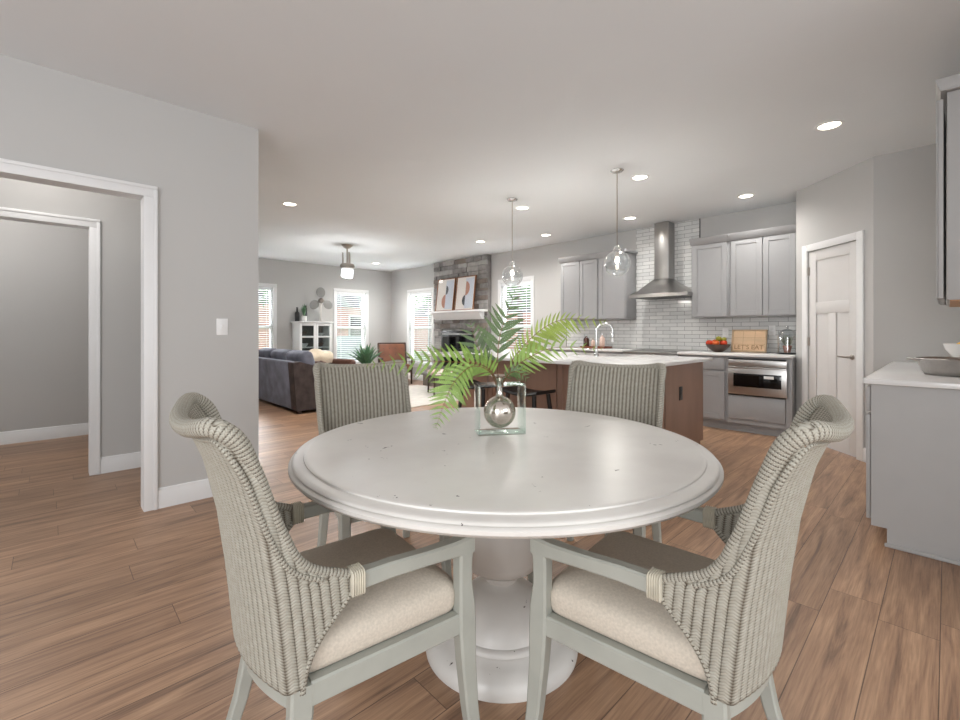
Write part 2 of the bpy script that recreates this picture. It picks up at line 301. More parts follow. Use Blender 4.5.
# ------------------------------------------------------------------ mesh helpers
class MB:
    """collects shapes; coordinates are given in the space of `o` (origin is subtracted)"""
    def __init__(s, o=(0, 0, 0)):
        s.bm = bmesh.new(); s.o = Vector(o); s.uv = None
    def V(s, p): return s.bm.verts.new(Vector(p) - s.o)
    def F(s, vs):
        try: return s.bm.faces.new(vs)
        except ValueError: return None
    def box(s, x0, x1, y0, y1, z0, z1, bev=0, mtx=None, seg=2):
        b = bmesh.new()
        co = [(x, y, z) for x in (x0, x1) for y in (y0, y1) for z in (z0, z1)]
        v = [b.verts.new(c) for c in co]
        for f in ((0, 1, 3, 2), (4, 6, 7, 5), (0, 4, 5, 1), (2, 3, 7, 6), (0, 2, 6, 4), (1, 5, 7, 3)): b.faces.new([v[i] for i in f])
        if bev: bmesh.ops.bevel(b, geom=b.edges[:], offset=bev, segments=seg, profile=.5, affect='EDGES')
        return s.merge(b, mtx)
    def merge(s, b, mtx=None):
        mp = {}
        for v in b.verts:
            p = v.co if mtx is None else mtx @ v.co
            mp[v] = s.V(p)
        for f in b.faces: s.F([mp[v] for v in f.verts])
        b.free(); return s
    def rings(s, rings, close=True, cap=(True, True)):
        """loft a list of vertex rings (lists of points)"""
        R = [[s.V(p) for p in r] for r in rings]
        n = len(R[0])
        for a, b in zip(R, R[1:]):
            for i in range(n if close else n-1):
                j = (i+1) % n
                s.F([a[i], a[j], b[j], b[i]])
        if close:
            if cap[0]: s.F(R[0][::-1])
            if cap[1]: s.F(R[-1])
        return s
    def lathe(s, prof, c=(0, 0, 0), n=32, axis='z', cap=(True, True), sx=1, sy=1):
        rr = []
        for r, h in prof:
            ring = []
            for k in range(n):
                a = 2*PI*k/n; x, y = r*math.cos(a)*sx, r*math.sin(a)*sy
                p = {'z': (x, y, h), 'x': (h, x, y), 'y': (y, h, x)}[axis]
                ring.append((p[0]+c[0], p[1]+c[1], p[2]+c[2]))
            rr.append(ring)
        return s.rings(rr, True, cap)
    def cyl(s, c, r, h, n=24, axis='z', bev=0):
        if bev: pr = [(r-bev, 0), (r, bev), (r, h-bev), (r-bev, h)]
        else: pr = [(r, 0), (r, h)]
        return s.lathe(pr, c, n, axis)
    def sphere(s, c, r, n=20, sx=1, sy=1, sz=1):
        m = n//2
        return s.lathe([(max(1e-4, r*math.sin(PI*i/m)), -r*math.cos(PI*i/m)*sz) for i in range(m+1)], c, n, sx=sx, sy=sy)
    def tube(s, pts, r, n=8, cap=True, flat=1.0):
        pts = [Vector(p) for p in pts]; rr = []
        rad = r if isinstance(r, (list, tuple)) else [r]*len(pts)
        up = Vector((0, 0, 1)); prev = None
        for i, p in enumerate(pts):
            t = (pts[min(i+1, len(pts)-1)] - pts[max(i-1, 0)]).normalized()
            if prev is None:
                a = t.cross(up)
                if a.length < .1: a = t.cross(Vector((1, 0, 0)))
            else: a = prev - t*prev.dot(t)
            a.normalize(); prev = a; b = t.cross(a)
            rr.append([p + (a*math.cos(2*PI*k/n) + b*math.sin(2*PI*k/n)*flat)*rad[i] for k in range(n)])
        return s.rings(rr, True, (cap, cap))
    def loft(s, secs, axis='z'):
        """rectangular sections (c1,c2,h,half1,half2) along an axis, chamfered corners"""
        rr = []
        for a, b, h, ha, hb in secs:
            c = min(ha, hb)*.28
            q = [(a+ha-c, b+hb), (a-ha+c, b+hb), (a-ha, b+hb-c), (a-ha, b-hb+c), (a-ha+c, b-hb), (a+ha-c, b-hb), (a+ha, b-hb+c), (a+ha, b+hb-c)]
            rr.append([{'z': (u, v, h), 'x': (h, u, v), 'y': (u, h, v)}[axis] for u, v in q])
        return s.rings(rr)
    def prism(s, poly, axis, a, b):
        """polygon extruded along an axis between a and b"""
        def P(u, v, h): return {'z': (u, v, h), 'x': (h, u, v), 'y': (u, h, v)}[axis]
        return s.rings([[P(u, v, a) for u, v in poly], [P(u, v, b) for u, v in poly]])
    def build(s, name, m, parent=None, smooth=35, loc=None):
        bmesh.ops.recalc_face_normals(s.bm, faces=s.bm.faces[:])
        me = bpy.data.meshes.new(name); s.bm.to_mesh(me); s.bm.free()
        if smooth:
            me.shade_smooth()
            try: me.set_sharp_from_angle(angle=math.radians(smooth))
            except Exception: pass
        me.materials.append(M[m] if isinstance(m, str) else m)
        o = bpy.data.objects.new(name, me); C.objects.link(o)
        if parent is not None: o.parent = parent
        else: o.location = s.o
        return o
def rrect(hx, hy, r, n=6, cx=0, cy=0):
    r = min(r, hx, hy); out = []
    for qx, qy, a0 in ((1, 1, 0), (-1, 1, 90), (-1, -1, 180), (1, -1, 270)):
        for k in range(n+1):
            a = math.radians(a0 + 90*k/n)
            out.append((cx + qx*(hx-r) + r*math.cos(a), cy + qy*(hy-r) + r*math.sin(a)))
    return out
def pad(mb, hx, hy, r, prof, c=(0, 0, 0), mtx=None):
    """cushion: rounded rectangle scaled ring by ring; prof = [(scale, z)]"""
    rr = []
    for sc, z in prof:
        ring = []
        for x, y in rrect(hx, hy, r):
            p = Vector((x*sc, y*sc, z))
            if mtx is not None: p = mtx @ p
            ring.append(p + Vector(c))
        rr.append(ring)
    mb.rings(rr); return mb
def tag(o, label=None, cat=None, group=None, kind=None):
    if label: o['label'] = label
    if cat: o['category'] = cat
    if group: o['group'] = group
    if kind: o['kind'] = kind
    return o
def thing(name, label, cat, loc=(0, 0, 0), rz=0, group=None):
    o = bpy.data.objects.new(name, None); C.objects.link(o); o.empty_display_size = .1
    o.location = loc; o.rotation_euler = (0, 0, rz)
    return tag(o, label, cat, group)
def struct(name, mb, m, parent=None, smooth=35):
    o = mb.build(name, m, parent, smooth)
    if parent is None: o['kind'] = 'structure'
    return o
def copy_tree(o, parent=None):
    c = o.copy(); C.objects.link(c)
    if parent is not None: c.parent = parent
    for ch in list(o.children): copy_tree(ch, c)
    return c
# ------------------------------------------------------------------ the room shell
HC = 2.743
YL, YF, XB, XL = 3.67, 10.1, 6.46, 1.157          # dining wall, living far wall, kitchen back wall, end of dining wall
struct('floor', MB().box(-3.2, XB+.2, -3.2, YF+.2, -.06, 0), 'floor', smooth=0)
struct('ceiling', MB().box(-3.2, XB+.2, -3.2, YF+.2, HC, HC+.12), 'ceil', smooth=0)
def wall_y(name, y0, y1, x0, x1, holes):
    mb = MB(); xs = x0
    for a, b, z0, z1 in sorted(holes):
        mb.box(xs, a, y0, y1, 0, HC)
        if z0 > 0: mb.box(a, b, y0, y1, 0, z0)
        mb.box(a, b, y0, y1, z1, HC); xs = b
    mb.box(xs, x1, y0, y1, 0, HC)
    return struct(name, mb, 'wall', smooth=0)
def wall_x(name, x0, x1, y0, y1, holes):
    mb = MB(); ys = y0
    for a, b, z0, z1 in sorted(holes):
        mb.box(x0, x1, ys, a, 0, HC)
        if z0 > 0: mb.box(x0, x1, a, b, 0, z0)
        mb.box(x0, x1, a, b, z1, HC); ys = b
    mb.box(x0, x1, ys, y1, 0, HC)
    return struct(name, mb, 'wall', smooth=0)
OP1 = (-.62, .457, 0, 2.092); OP2 = (-.80, .246, 0, 2.06)
wall_y('wall_left', YL, YL+.12, -3.2, XL, [OP1])
wall_y('wall_hall', 4.90, 5.02, -3.2, XL-.12, [OP2])
wall_y('wall_bathroom', 6.86, 6.96, -3.2, XL-.12, [])
wall_x('wall_living_side', XL-.12, XL, YL+.12, YF, [])
W1 = (2.62, 3.478, .41, 2.14); W2 = (4.93, 5.71, .41, 2.14)
wall_y('wall_far', YF, YF+.14, XL-.12, XB+.14, [W1, W2])
W3 = (8.36, 9.28, .41, 2.14); W4 = (5.36, 6.13, .41, 2.14)
wall_x('wall_back', XB, XB+.14, 1.05, YF, [W3, W4])
# corner pantry: a short side, the 45 degree wall with the door, the wall behind the peninsula
def diagp(t, d, z):            # t along the 45 degree wall from its far end, d out into the kitchen
    s = math.sqrt(.5)
    return (6.0 - t*s - d*s, 1.165 - t*s + d*s, z)
DL = math.hypot(6.0-5.29, 1.165-.455)
struct('wall_pantry_side', MB().box(6.0, XB, 1.05, 1.165, 0, HC), 'wall', smooth=0)
def diag_box(mb, t0, t1, d0, d1, z0, z1, bev=0):
    mt = Matrix(((-math.sqrt(.5), -math.sqrt(.5), 0, 6.0), (-math.sqrt(.5), math.sqrt(.5), 0, 1.165), (0, 0, 1, 0), (0, 0, 0, 1)))
    return mb.box(t0, t1, d0, d1, z0, z1, bev, mt)
DT0, DT1 = .187, .835          # door slab along the wall
mb = MB(); diag_box(mb, 0, DT0, -.11, 0, 0, HC); diag_box(mb, DT1, DL, -.11, 0, 0, HC); diag_box(mb, DT0, DT1, -.11, 0, 2.04, HC)
struct('wall_pantry', mb, 'wall', smooth=0)
struct('wall_pantry_front', MB().box(5.29, 5.40, -.45, .455, 0, HC), 'wall', smooth=0)
struct('wall_right', MB().box(2.55, 5.29, -.45, -.31, 0, HC), 'wall', smooth=0)
# pantry door, part of the room
mb = MB(); diag_box(mb, DT0+.004, DT1-.004, -.045, -.018, .012, 2.036)
st = .105
for a, b, z0, z1 in ((DT0+.004, DT0+st, .012, 2.036), (DT1-st, DT1-.004, .012, 2.036), (DT0+st, DT1-st, 1.93, 2.036), (DT0+st, DT1-st, 1.375, 1.49), (DT0+st, DT1-st, .012, .22), ((DT0+DT1)/2-.05, (DT0+DT1)/2+.05, .22, 1.375)):
    diag_box(mb, a, b, -.02, -.006, z0, z1, .003)
door = struct('door_1', mb, 'door', smooth=30)
for z in (.33, 1.08, 1.83):
    mb = MB(); diag_box(mb, DT0-.004, DT0+.016, -.012, .006, z-.045, z+.045, .003); mb.build('hinge', 'nickel', door)
mb = MB(); c = diagp(DT1-.07, -.006, .945); q = Vector(diagp(0, 1, 0)) - Vector(diagp(0, 0, 0))
mt = Matrix.Translation(c) @ Vector((0, 0, 1)).rotation_difference(q).to_matrix().to_4x4()
for pr in ([(.026, 0), (.026, .006), (.020, .010)], [(.009, .008), (.009, .04)]):
    t = MB(); t.lathe(pr); b = t.bm
    for f in list(b.faces): pass
    mb.merge(b, mt)
a, b2 = Vector(diagp(DT1-.065, .04, .945)), Vector(diagp(DT1-.185, .042, .947))
mb.tube([a, a.lerp(b2, .3), a.lerp(b2, .7), b2], [.010, .009, .008, .007], 10)
mb.build('lever_handle', 'nickel', door, 60)
# trims: door casings and baseboards
def casing_y(name, y, x0, x1, zt, wd=.088):          # around an opening in a wall facing -y
    mb = MB()
    for a, b in ((x0-wd, x0), (x1, x1+wd)):
        mb.box(a, b, y-.018, y-.0005, 0, zt, .003)
    mb.box(x0-wd, x1+wd, y-.018, y-.0005, zt, zt+wd, .003)
    mb.box(x1+wd-.022, x1+wd, y-.026, y-.0185, 0, zt+wd-.0225, .003); mb.box(x0-wd, x1+wd, y-.026, y-.0185, zt+wd-.022, zt+wd, .003)
    # jamb lining
    mb.box(x1, x1+.0135, y, y+.12, 0, zt); mb.box(x0, x1+.0135, y, y+.12, zt+.0005, zt+.0118)
    return struct(name, mb, 'trim', smooth=30)
casing_y('trim_1', YL, OP1[0], OP1[1]-.014, OP1[3]-.012, .074)
casing_y('trim_2', 4.90, OP2[0], OP2[1]-.014, OP2[3]-.012, .068)
mb = MB()
diag_box(mb, DT0-.075, DT0, 0, .016, 0, 2.112, .003); diag_box(mb, DT1, DT1+.075, 0, .016, 0, 2.112, .003); diag_box(mb, DT0, DT1, 0, .016, 2.04, 2.112, .003)
struct('trim_3', mb, 'trim', smooth=30)
def base_y(mb, y, x0, x1, s=-1):
    mb.prism([(y, 0), (y+s*.016, 0), (y+s*.016, .095), (y+s*.011, .108), (y+s*.009, .128), (y, .135)], 'x', x0, x1)
def base_x(mb, x, y0, y1, s=-1):
    mb.prism([(x, 0), (x+s*.016, 0), (x+s*.016, .095), (x+s*.011, .108), (x+s*.009, .128), (x, .135)], 'y', y0, y1)
mb = MB(); base_y(mb, YL, OP1[1]+.0605, XL+.016); struct('baseboard_left', mb, 'trim')
mb = MB(); base_y(mb, 4.90, OP2[1]+.0545, XL-.12); struct('baseboard_hall', mb, 'trim')
mb = MB(); base_y(mb, 6.86, -3.2, XL-.12); struct('baseboard_bathroom', mb, 'trim')
mb = MB(); base_y(mb, YF, XL, XB); struct('baseboard_far', mb, 'trim')
mb = MB(); base_x(mb, XB, 4.55, 6.38); base_x(mb, XB, 8.26, YF); struct('baseboard_back', mb, 'trim')
mb = MB(); base_x(mb, 5.29, -.31, .455)
for a, b in ((.0, DT0-.075), (DT1+.075, DL)): diag_box(mb, a, b, 0, .014, 0, .13, .003)
struct('baseboard_pantry', mb, 'trim')
# windows and blinds
def win(n, axis, plane, a, b, z0, z1, s, label):
    """window in a wall; s = +1 when the outside lies on the + side of `axis`"""
    def bx(mb, u0, u1, d0, d1, za, zb, bev=.002):
        d0, d1 = plane+s*d0, plane+s*d1
        if axis == 'y': mb.box(u0, u1, min(d0, d1), max(d0, d1), za, zb, bev)
        else: mb.box(min(d0, d1), max(d0, d1), u0, u1, za, zb, bev)
    mb = MB(); cw = .075
    for u0, u1, za, zb in ((a-cw, a, z0, z1), (b, b+cw, z0, z1), (a-cw, b+cw, z1, z1+cw)): bx(mb, u0, u1, -.018, -.0005, za, zb)
    bx(mb, a-cw-.02, b+cw+.02, -.045, -.0005, z0-.03, z0); bx(mb, a-cw, b+cw, -.014, -.0005, z0-.10, z0-.03)
    for u0, u1 in ((a, a+.045), (b-.045, b)): bx(mb, u0, u1, .05, .10, z0, z1)
    zm = (z0+z1)/2
    for za, zb in ((z0, z0+.05), (z1-.05, z1), (zm-.03, zm+.03)): bx(mb, a+.045, b-.045, .05, .10, za, zb)
    w_ = struct('window_%d' % n, mb, 'trim', smooth=30)
    mb = MB(); bx(mb, a+.04, b-.04, .072, .078, z0+.04, z1-.04, 0); mb.build('pane', 'pane', w_, 0)
    # blind: a thing of its own hung in the reveal
    c = ((a+b)/2, plane+s*.02, z1) if axis == 'y' else (plane+s*.02, (a+b)/2, z1)
    t = thing('window_blind', label, 'blind', c, 0, 'white window blinds')
    mb = MB(c); bx(mb, a+.006, b-.006, .004, .04, z1-.055, z1-.002); mb.build('headrail', 'slat', t)
    mb = MB(c); k = 0; z = z1-.075
    while z > z0+.05:
        # each slat: thin tilted strip
        ang = math.radians(14); hw = .019
        dz, dd = hw*math.sin(ang), hw*math.cos(ang)
        p0, p1 = plane+s*(.022-dd), plane+s*(.022+dd)
        za, zb = z+dz, z-dz
        ring = lambda u: [(u, p0, za), (u, p1, zb), (u, p1, zb-.003), (u, p0, za-.003)] if axis == 'y' else [(p0, u, za), (p1, u, zb), (p1, u, zb-.003), (p0, u, za-.003)]
        mb.rings([ring(a+.01), ring(b-.01)]); z -= .047
    mb.build('slats', 'slat', t, 0)
    mb = MB(c); bx(mb, a+.01, b-.01, .004, .04, z0+.012, z0+.032); mb.build('bottom_rail', 'slat', t)
    for f in (.15, .85):
        u = a+(b-a)*f; mb = MB(c); bx(mb, u-.003, u+.003, -.002, .002, z0+.03, z1-.05, 0); mb.build('ladder_cord', 'slat', t, 0)
win(1, 'y', YF, *W1, 1, 'white blind on far wall beside white display cabinet, cut by grey wall end')
win(2, 'y', YF, *W2, 1, 'white blind on far wall behind the spiky green plant')
win(3, 'x', XB, *W3, 1, 'white blind between room corner and stone fireplace')
win(4, 'x', XB, *W4, 1, 'white blind between stone fireplace and grey wall cabinets')
# ------------------------------------------------------------------ outside, seen through the blinds
struct('ground', MB().box(-12, 40, YF+.35, 40, -.5, -.3), 'lawn', smooth=0)
struct('ground_side', MB().box(XB+.35, 40, -12, YF+.35, -.5, -.3), 'lawn', smooth=0)
def house(loc, sx, sy, label):
    t = thing('house', label, 'house', loc)
    mb = MB(); mb.box(-sx/2, sx/2, -sy/2, sy/2, 0, 2.6); mb.build('wall', 'brick', t, 0)
    mb = MB(); mb.prism([(-sy/2-.4, 2.55), (sy/2+.4, 2.55), (0, 4.6)], 'x', -sx/2-.3, sx/2+.3); mb.build('roof', 'roof', t, 0)
    for u in (-.3, .3):
        mb = MB(); mb.box(u*sx-.5, u*sx+.5, -sy/2-.04, -sy/2+.02, .9, 2.2); f = mb.build('window', 'trim', t, 0)
        mb = MB(); mb.box(u*sx-.42, u*sx+.42, -sy/2-.05, -sy/2-.03, .98, 2.12); mb.build('pane', 'blackglass', f, 0)
house((7.4, 21.5, -.3), 9, 6, 'red brick house beyond the far wall windows')
def tree(loc, h, r, label):
    t = thing('tree', label, 'tree', loc, 0, 'garden trees outside')
    MB().tube([(0, 0, 0), (.05, 0, h*.3), (0, .05, h*.62)], [.14, .11, .07], 8).build('trunk', 'bark', t)
    mb = MB()
    for k in range(520):
        v = Vector((random.gauss(0, 1), random.gauss(0, 1), random.gauss(0, 1))).normalized()*r*random.uniform(.55, 1)
        p = Vector((v.x, v.y, v.z*.8+h*.68)); a = Vector((random.gauss(0, 1), random.gauss(0, 1), random.gauss(0, 1))).normalized(); b = a.orthogonal().normalized()
        s_ = random.uniform(.14, .26)
        mb.F([mb.V(p+a*s_), mb.V(p+b*s_*.5), mb.V(p-a*s_), mb.V(p-b*s_*.5)])
    mb.build('crown', 'leafout', t, 0)
house((22.0, 20.5, -.3), 5, 17, 'long red brick house beyond the windows beside the fireplace')
tree((5.0, 14.6, -.3), 5.2, 1.7, 'leafy tree outside the window behind the spiky plant')
tree((12.4, 16.2, -.3), 5.6, 1.9, 'leafy tree outside the window next to the room corner')
tree((12.6, 11.0, -.3), 5.2, 1.6, 'leafy tree outside the window between fireplace and kitchen')
t = thing('car', 'silver car parked outside the window behind the spiky plant', 'car', (8.6, 16.4, -.3), .1)
MB().rings([[(x, y, z) for x, z in ((-2.1, .3), (2.1, .3), (2.15, .7), (1.2, .85), (.6, 1.3), (-1.0, 1.32), (-1.7, .9), (-2.15, .8))] for y in (-.8, .8)]).build('body', 'carpaint', t, 0)
for sx in (-1.35, 1.35):
    for sy in (-.86, .68): MB().cyl((sx, sy, .3), .3, .18, 20, 'y', .02).build('wheel', 'black', t)
# ------------------------------------------------------------------ kitchen cabinetry
def shaker(mb, axis_x, y0, y1, z0, z1, th=.02, rail=.06):
    """a shaker door lying in plane x = axis_x (front face), facing -x"""
    mb.box(axis_x+.009, axis_x+th, y0+.004, y1-.004, z0+.004, z1-.004)
    for a, b, c, d in ((y0, y0+rail, z0, z1), (y1-rail, y1, z0, z1), (y0+rail, y1-rail, z0, z0+rail), (y0+rail, y1-rail, z1-rail, z1)):
        mb.box(axis_x, axis_x+th, a, b, c, d, .002, seg=1)
def upper(name, label, y0, y1, doors, z0=1.37, z1=2.335, front=6.13, crown=True, group='grey wall cabinets'):
    t = thing(name, label, 'cabinet', (front, (y0+y1)/2, z0), 0, group); o = t.location
    mb = MB(o); mb.box(front+.021, XB-.012, y0, y1, z0, z1, .002); mb.build('carcass', 'cab', t)
    for a, b in doors:
        mb = MB(o); shaker(mb, front, a, b, z0+.012, z1-.015); mb.build('door', 'cab', t)
    mb = MB(o); mb.prism([(front-.005, z1-.02), (front-.02, z1-.005), (front-.035, z1+.02), (front-.055, z1+.05), (front-.06, z1+.065), (XB-.012, z1+.065), (XB-.012, z1-.001), (front+.02, z1-.001)], 'y', y0-.0, y1+.0)
    mb.box(front-.055, XB-.012, y0-.03, y0, z1+.03, z1+.065, .004)
    mb.build('crown', 'cab', t, 30)
    return t
upper('wall_cabinet', 'single-door grey wall cabinet between range hood and double-door cabinet', 1.895, 2.353, [(1.915, 2.335)])
upper('wall_cabinet', 'double-door grey wall cabinet above the wooden sign', 1.172, 1.893, [(1.195, 1.522), (1.528, 1.872)])
upper('wall_cabinet', 'double-door grey wall cabinet beside the window', 3.752, 4.47, [(3.765, 4.085), (4.091, 4.455)])
upper('wall_cabinet', 'single-door grey wall cabinet beside range hood, behind a glass pendant', 3.285, 3.75, [(3.30, 3.735)])
# backsplash tile: belongs to the wall
mb = MB(); mb.box(XB-.010, XB-.001, 1.166, 4.56, .925, 1.42); mb.box(XB-.010, XB-.001, 2.36, 3.284, 1.42, HC-.002)
struct('trim_4', mb, 'tile', smooth=0)
mb = MB(); mb.box(XB-.014, XB-.0015, 2.352, 2.36, 1.43, HC-.002); mb.box(XB-.014, XB-.0015, 4.56, 4.568, .925, 1.42)
struct('trim_5', mb, 'blackgap', smooth=0)
# base cabinets
FB = 5.84
def base_run(label, y0, y1, parts, name='base_cabinet'):
    t = thing(name, label, 'cabinet', (FB, (y0+y1)/2, 0), 0, 'grey base cabinets'); o = t.location
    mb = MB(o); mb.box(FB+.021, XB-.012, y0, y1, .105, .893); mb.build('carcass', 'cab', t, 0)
    mb = MB(o); mb.box(FB+.075, XB-.02, y0, y1, 0.001, .105); mb.build('toe_kick', 'cab', t, 0)
    for kind, a, b, z0, z1 in parts:
        mb = MB(o)
        if kind == 'slab': mb.box(FB, FB+.02, a, b, z0, z1, .003)
        else: shaker(mb, FB, a, b, z0, z1)
        mb.build('drawer' if kind == 'slab' else 'door', 'cab', t)
    return t
base_run('narrow grey base cabinet between range and microwave drawer', 1.835, 2.385, [('slab', 1.85, 2.37, .725, .862), ('door', 1.85, 2.37, .13, .705)])
tm = thing('microwave_cabinet', 'grey base cabinet housing the steel microwave drawer beside pantry', 'cabinet', (FB, 1.5, 0), 0, 'grey base cabinets'); o = tm.location
mb = MB(o); mb.box(FB+.021, XB-.012, 1.17, 1.833, .105, .42); mb.box(FB+.02, XB-.012, 1.17, 1.193, .42, .893); mb.box(FB+.02, XB-.012, 1.812, 1.833, .42, .893); mb.box(FB+.02, XB-.012, 1.193, 1.812, .872, .893); mb.build('carcass', 'cab', tm, 0)
mb = MB(o); mb.box(FB, FB+.02, 1.235, 1.80, .165, .435, .003); mb.build('drawer', 'cab', tm)
mb = MB(o); mb.box(FB, FB+.02, 1.17, 1.228, .11, .893, .002); mb.build('filler_strip', 'cab', tm)
mb = MB(o); mb.box(FB+.075, XB-.02, 1.17, 1.833, .001, .105); mb.build('toe_kick', 'cab', tm, 0)
tmw = thing('microwave_oven', 'stainless microwave drawer with black glass window in grey cabinet', 'microwave', (FB-.02, 1.5, .45)); o = tmw.location
mb = MB(o); mb.box(FB-.006, XB-.15, 1.23, 1.80, .448, .862); mb.build('body', 'black', tmw, 0)
mb = MB(o); mb.box(FB-.035, FB-.006, 1.212, 1.80, .455, .775, .004); mb.build('drawer_front', 'steel', tmw)
mb = MB(o); mb.box(FB-.028, FB-.006, 1.212, 1.80, .779, .858, .004); mb.build('control_strip', 'steel', tmw)
mb = MB(o); mb.box(FB-.0385, FB-.034, 1.262, 1.742, .545, .700, .001); win_ = mb.build('glass_window', 'blackglass', tmw)
mb = MB(o); mb.box(FB-.0395, FB-.0375, 1.335, 1.43, .652, .683); mb.build('sticker', 'plate', win_, 0)
mb = MB(o); mb.box(FB-.050, FB-.034, 1.212, 1.80, .762, .777, .004); mb.build('handle_lip', 'steel', tmw)
mb = MB((5.8, 1.7, .895)); mb.box(FB-.035, XB-.012, 1.168, 2.40, .895, .925, .004)
tag(mb.build('countertop', 'quartz'), 'white quartz counter carrying fruit bowl and wooden sign', 'countertop')
base_run('long grey base cabinet run behind the island under bottle tray', 3.185, 4.50, [('slab', 3.20, 3.79, .725, .862), ('slab', 3.81, 4.48, .725, .862), ('door', 3.20, 3.45, .13, .705), ('door', 3.46, 3.79, .13, .705), ('door', 3.81, 4.14, .13, .705), ('door', 4.15, 4.48, .13, .705)])
mb = MB((5.8, 3.8, .895)); mb.box(FB-.035, XB-.012, 3.17, 4.52, .895, .925, .004)
tag(mb.build('countertop', 'quartz'), 'white quartz counter behind faucet carrying the bottle tray', 'countertop')
tr = thing('range', 'slide-in cooktop range below the steel hood between two counters', 'range', (FB, 2.785, 0)); o = tr.location
mb = MB(o); mb.box(FB, XB-.012, 2.405, 3.165, .001, .885, .004); mb.build('body', 'steel', tr)
mb = MB(o); mb.box(FB-.02, XB-.012, 2.405, 3.165, .886, .905, .003); mb.build('cooktop', 'hoodsteel', tr)
mb = MB(o); mb.box(FB-.025, FB-.001, 2.43, 3.14, .22, .70, .004); mb.build('oven_door', 'steel', tr)
mb = MB(o); mb.tube([(FB-.06, 2.47, .66), (FB-.06, 3.10, .66)], .011, 10); mb.build('handle', 'steel', tr)
# range hood
th = thing('range_hood', 'stainless chimney range hood against white tile', 'range hood', (6.2, 2.72, 1.66)); o = th.location
mb = MB(o)
Y0, Y1 = 2.33, 3.13
mb.rings([[(5.95, Y0, 1.66), (XB-.012, Y0, 1.66), (XB-.012, Y1, 1.66), (5.95, Y1, 1.66)], [(5.95, Y0, 1.705), (XB-.012, Y0, 1.705), (XB-.012, Y1, 1.705), (5.95, Y1, 1.705)],
          [(6.03, 2.44, 1.765), (XB-.012, 2.44, 1.765), (XB-.012, 3.04, 1.765), (6.03, 3.04, 1.765)],
          [(6.16, 2.60, 1.86), (XB-.012, 2.60, 1.86), (XB-.012, 2.975, 1.86), (6.16, 2.975, 1.86)],
          [(6.235, 2.69, 1.93), (XB-.012, 2.69, 1.93), (XB-.012, 2.915, 1.93), (6.235, 2.915, 1.93)]])
mb.build('canopy', 'hoodsteel', th, 50)
mb = MB(o); mb.box(6.245, XB-.012, 2.70, 2.905, 1.925, HC-.01, .003); mb.build('chimney', 'hoodsteel', th)
mb = MB(o); mb.box(5.99, 6.40, 2.40, 3.06, 1.655, 1.662); mb.build('filter', 'black', th, 0)
# outlets on the tile
def plate(name, label, y, z, m='plate', x=XB-.010):
    t = thing(name, label, 'outlet', (x, y, z), 0, 'outlets on the tile')
    mb = MB(); mb.box(-.006, 0, -.036, .036, -.058, .058, .002); mb.build('cover_plate', m, t)
    for dz in (-.02, .02): MB().box(-.008, -.005, -.017, .017, dz-.013, dz+.013, .002).build('socket', 'trim', t)
plate('wall_outlet', 'white wall outlet on tile above the fruit bowl', 2.03, 1.17)
plate('wall_outlet', 'white wall outlet on tile behind top of wooden sign', 1.50, 1.20)
# ------------------------------------------------------------------ island
ti = thing('kitchen_island', 'long brown wood kitchen island body beneath white worktop', 'kitchen island', (4.3, 3.0, 0)); o = ti.location
IX0, IX1, IY0, IY1 = 3.855, 4.74, 1.70, 4.40
mb = MB(o); mb.box(IX0+.02, IX1-.02, IY0+.02, IY1, .10, .893); mb.box(IX0+.02, IX1-.075, IY0+.02, IY1, .001, .10); mb.build('body', 'islandwood', ti, 0)
mb = MB(o); mb.prism([(IX0, .001), (IX1-.075, .001), (IX1-.075, .10), (IX1, .10), (IX1, .893), (IX0, .893)], 'y', IY0, IY0+.021); mb.build('end_panel', 'islandwood', ti, 0)
n = 5; wy = (IY1-IY0-.12)/n
mb = MB(o); mb.box(IX0-.004, IX0+.02, IY0, IY0+.11, .001, .893, .003); mb.build('corner_post', 'islandwood', ti)
for k in range(n):
    a = IY0+.12+k*wy
    mb = MB(o); shaker(mb, IX0, a+.006, a+wy-.006, .10, .885, .022, .07); mb.build('panel', 'islandwood', ti)
mb = MB(o); mb.box(4.155, 4.225, IY0-.006, IY0, .555, .68, .002); mb.box(4.172, 4.208, IY0-.009, IY0-.004, .575, .66, .002); mb.build('outlet', 'black', ti)
ts = thing('island_worktop', 'white quartz worktop of the kitchen island carrying the faucet', 'countertop', (4.0, 3.0, .895)); o = ts.location
mb = MB(o); mb.box(3.28, 4.775, 1.62, 4.48, .895, .925, .005); mb.build('slab', 'quartz', ts)
mb = MB(o); mb.box(4.30, 4.68, 2.35, 3.05, .9252, .927, .0); mb.build('sink', 'steel', ts, 0)
# faucet
fx, fy = 4.17, 2.57
tf = thing('faucet', 'tall chrome gooseneck faucet on the island', 'faucet', (fx, fy, .925)); o = tf.location
mb = MB(o); mb.lathe([(.027, .925), (.027, .94), (.019, .955), (.017, 1.0)], (fx, fy, 0), 20); mb.build('base', 'chrome', tf)
d = Vector((.55, -.83, 0)); R = .084; pts = [Vector((fx, fy, .97)), Vector((fx, fy, 1.10)), Vector((fx, fy, 1.18))]
for k in range(0, 13):
    a = PI - PI*k/12*1.05
    pts.append(Vector((fx, fy, 1.19)) + d*(R + R*math.cos(a)) + Vector((0, 0, R*math.sin(a))))
mb = MB(o); mb.tube(pts, .0125, 12); mb.build('spout', 'chrome', tf, 60)
e = pts[-1]; dn = (pts[-1]-pts[-2]).normalized()
mb = MB(o); mb.tube([e, e+dn*.02, e+dn*.09, e+dn*.10], [.014, .017, .018, .013], 14); mb.build('spray_head', 'chrome', tf, 60)
mb = MB(o); mb.tube([(fx-.015, fy+.01, .985), (fx-.05, fy+.03, .995), (fx-.09, fy+.05, 1.005)], [.008, .006, .005], 8); mb.build('lever', 'chrome', tf, 60)
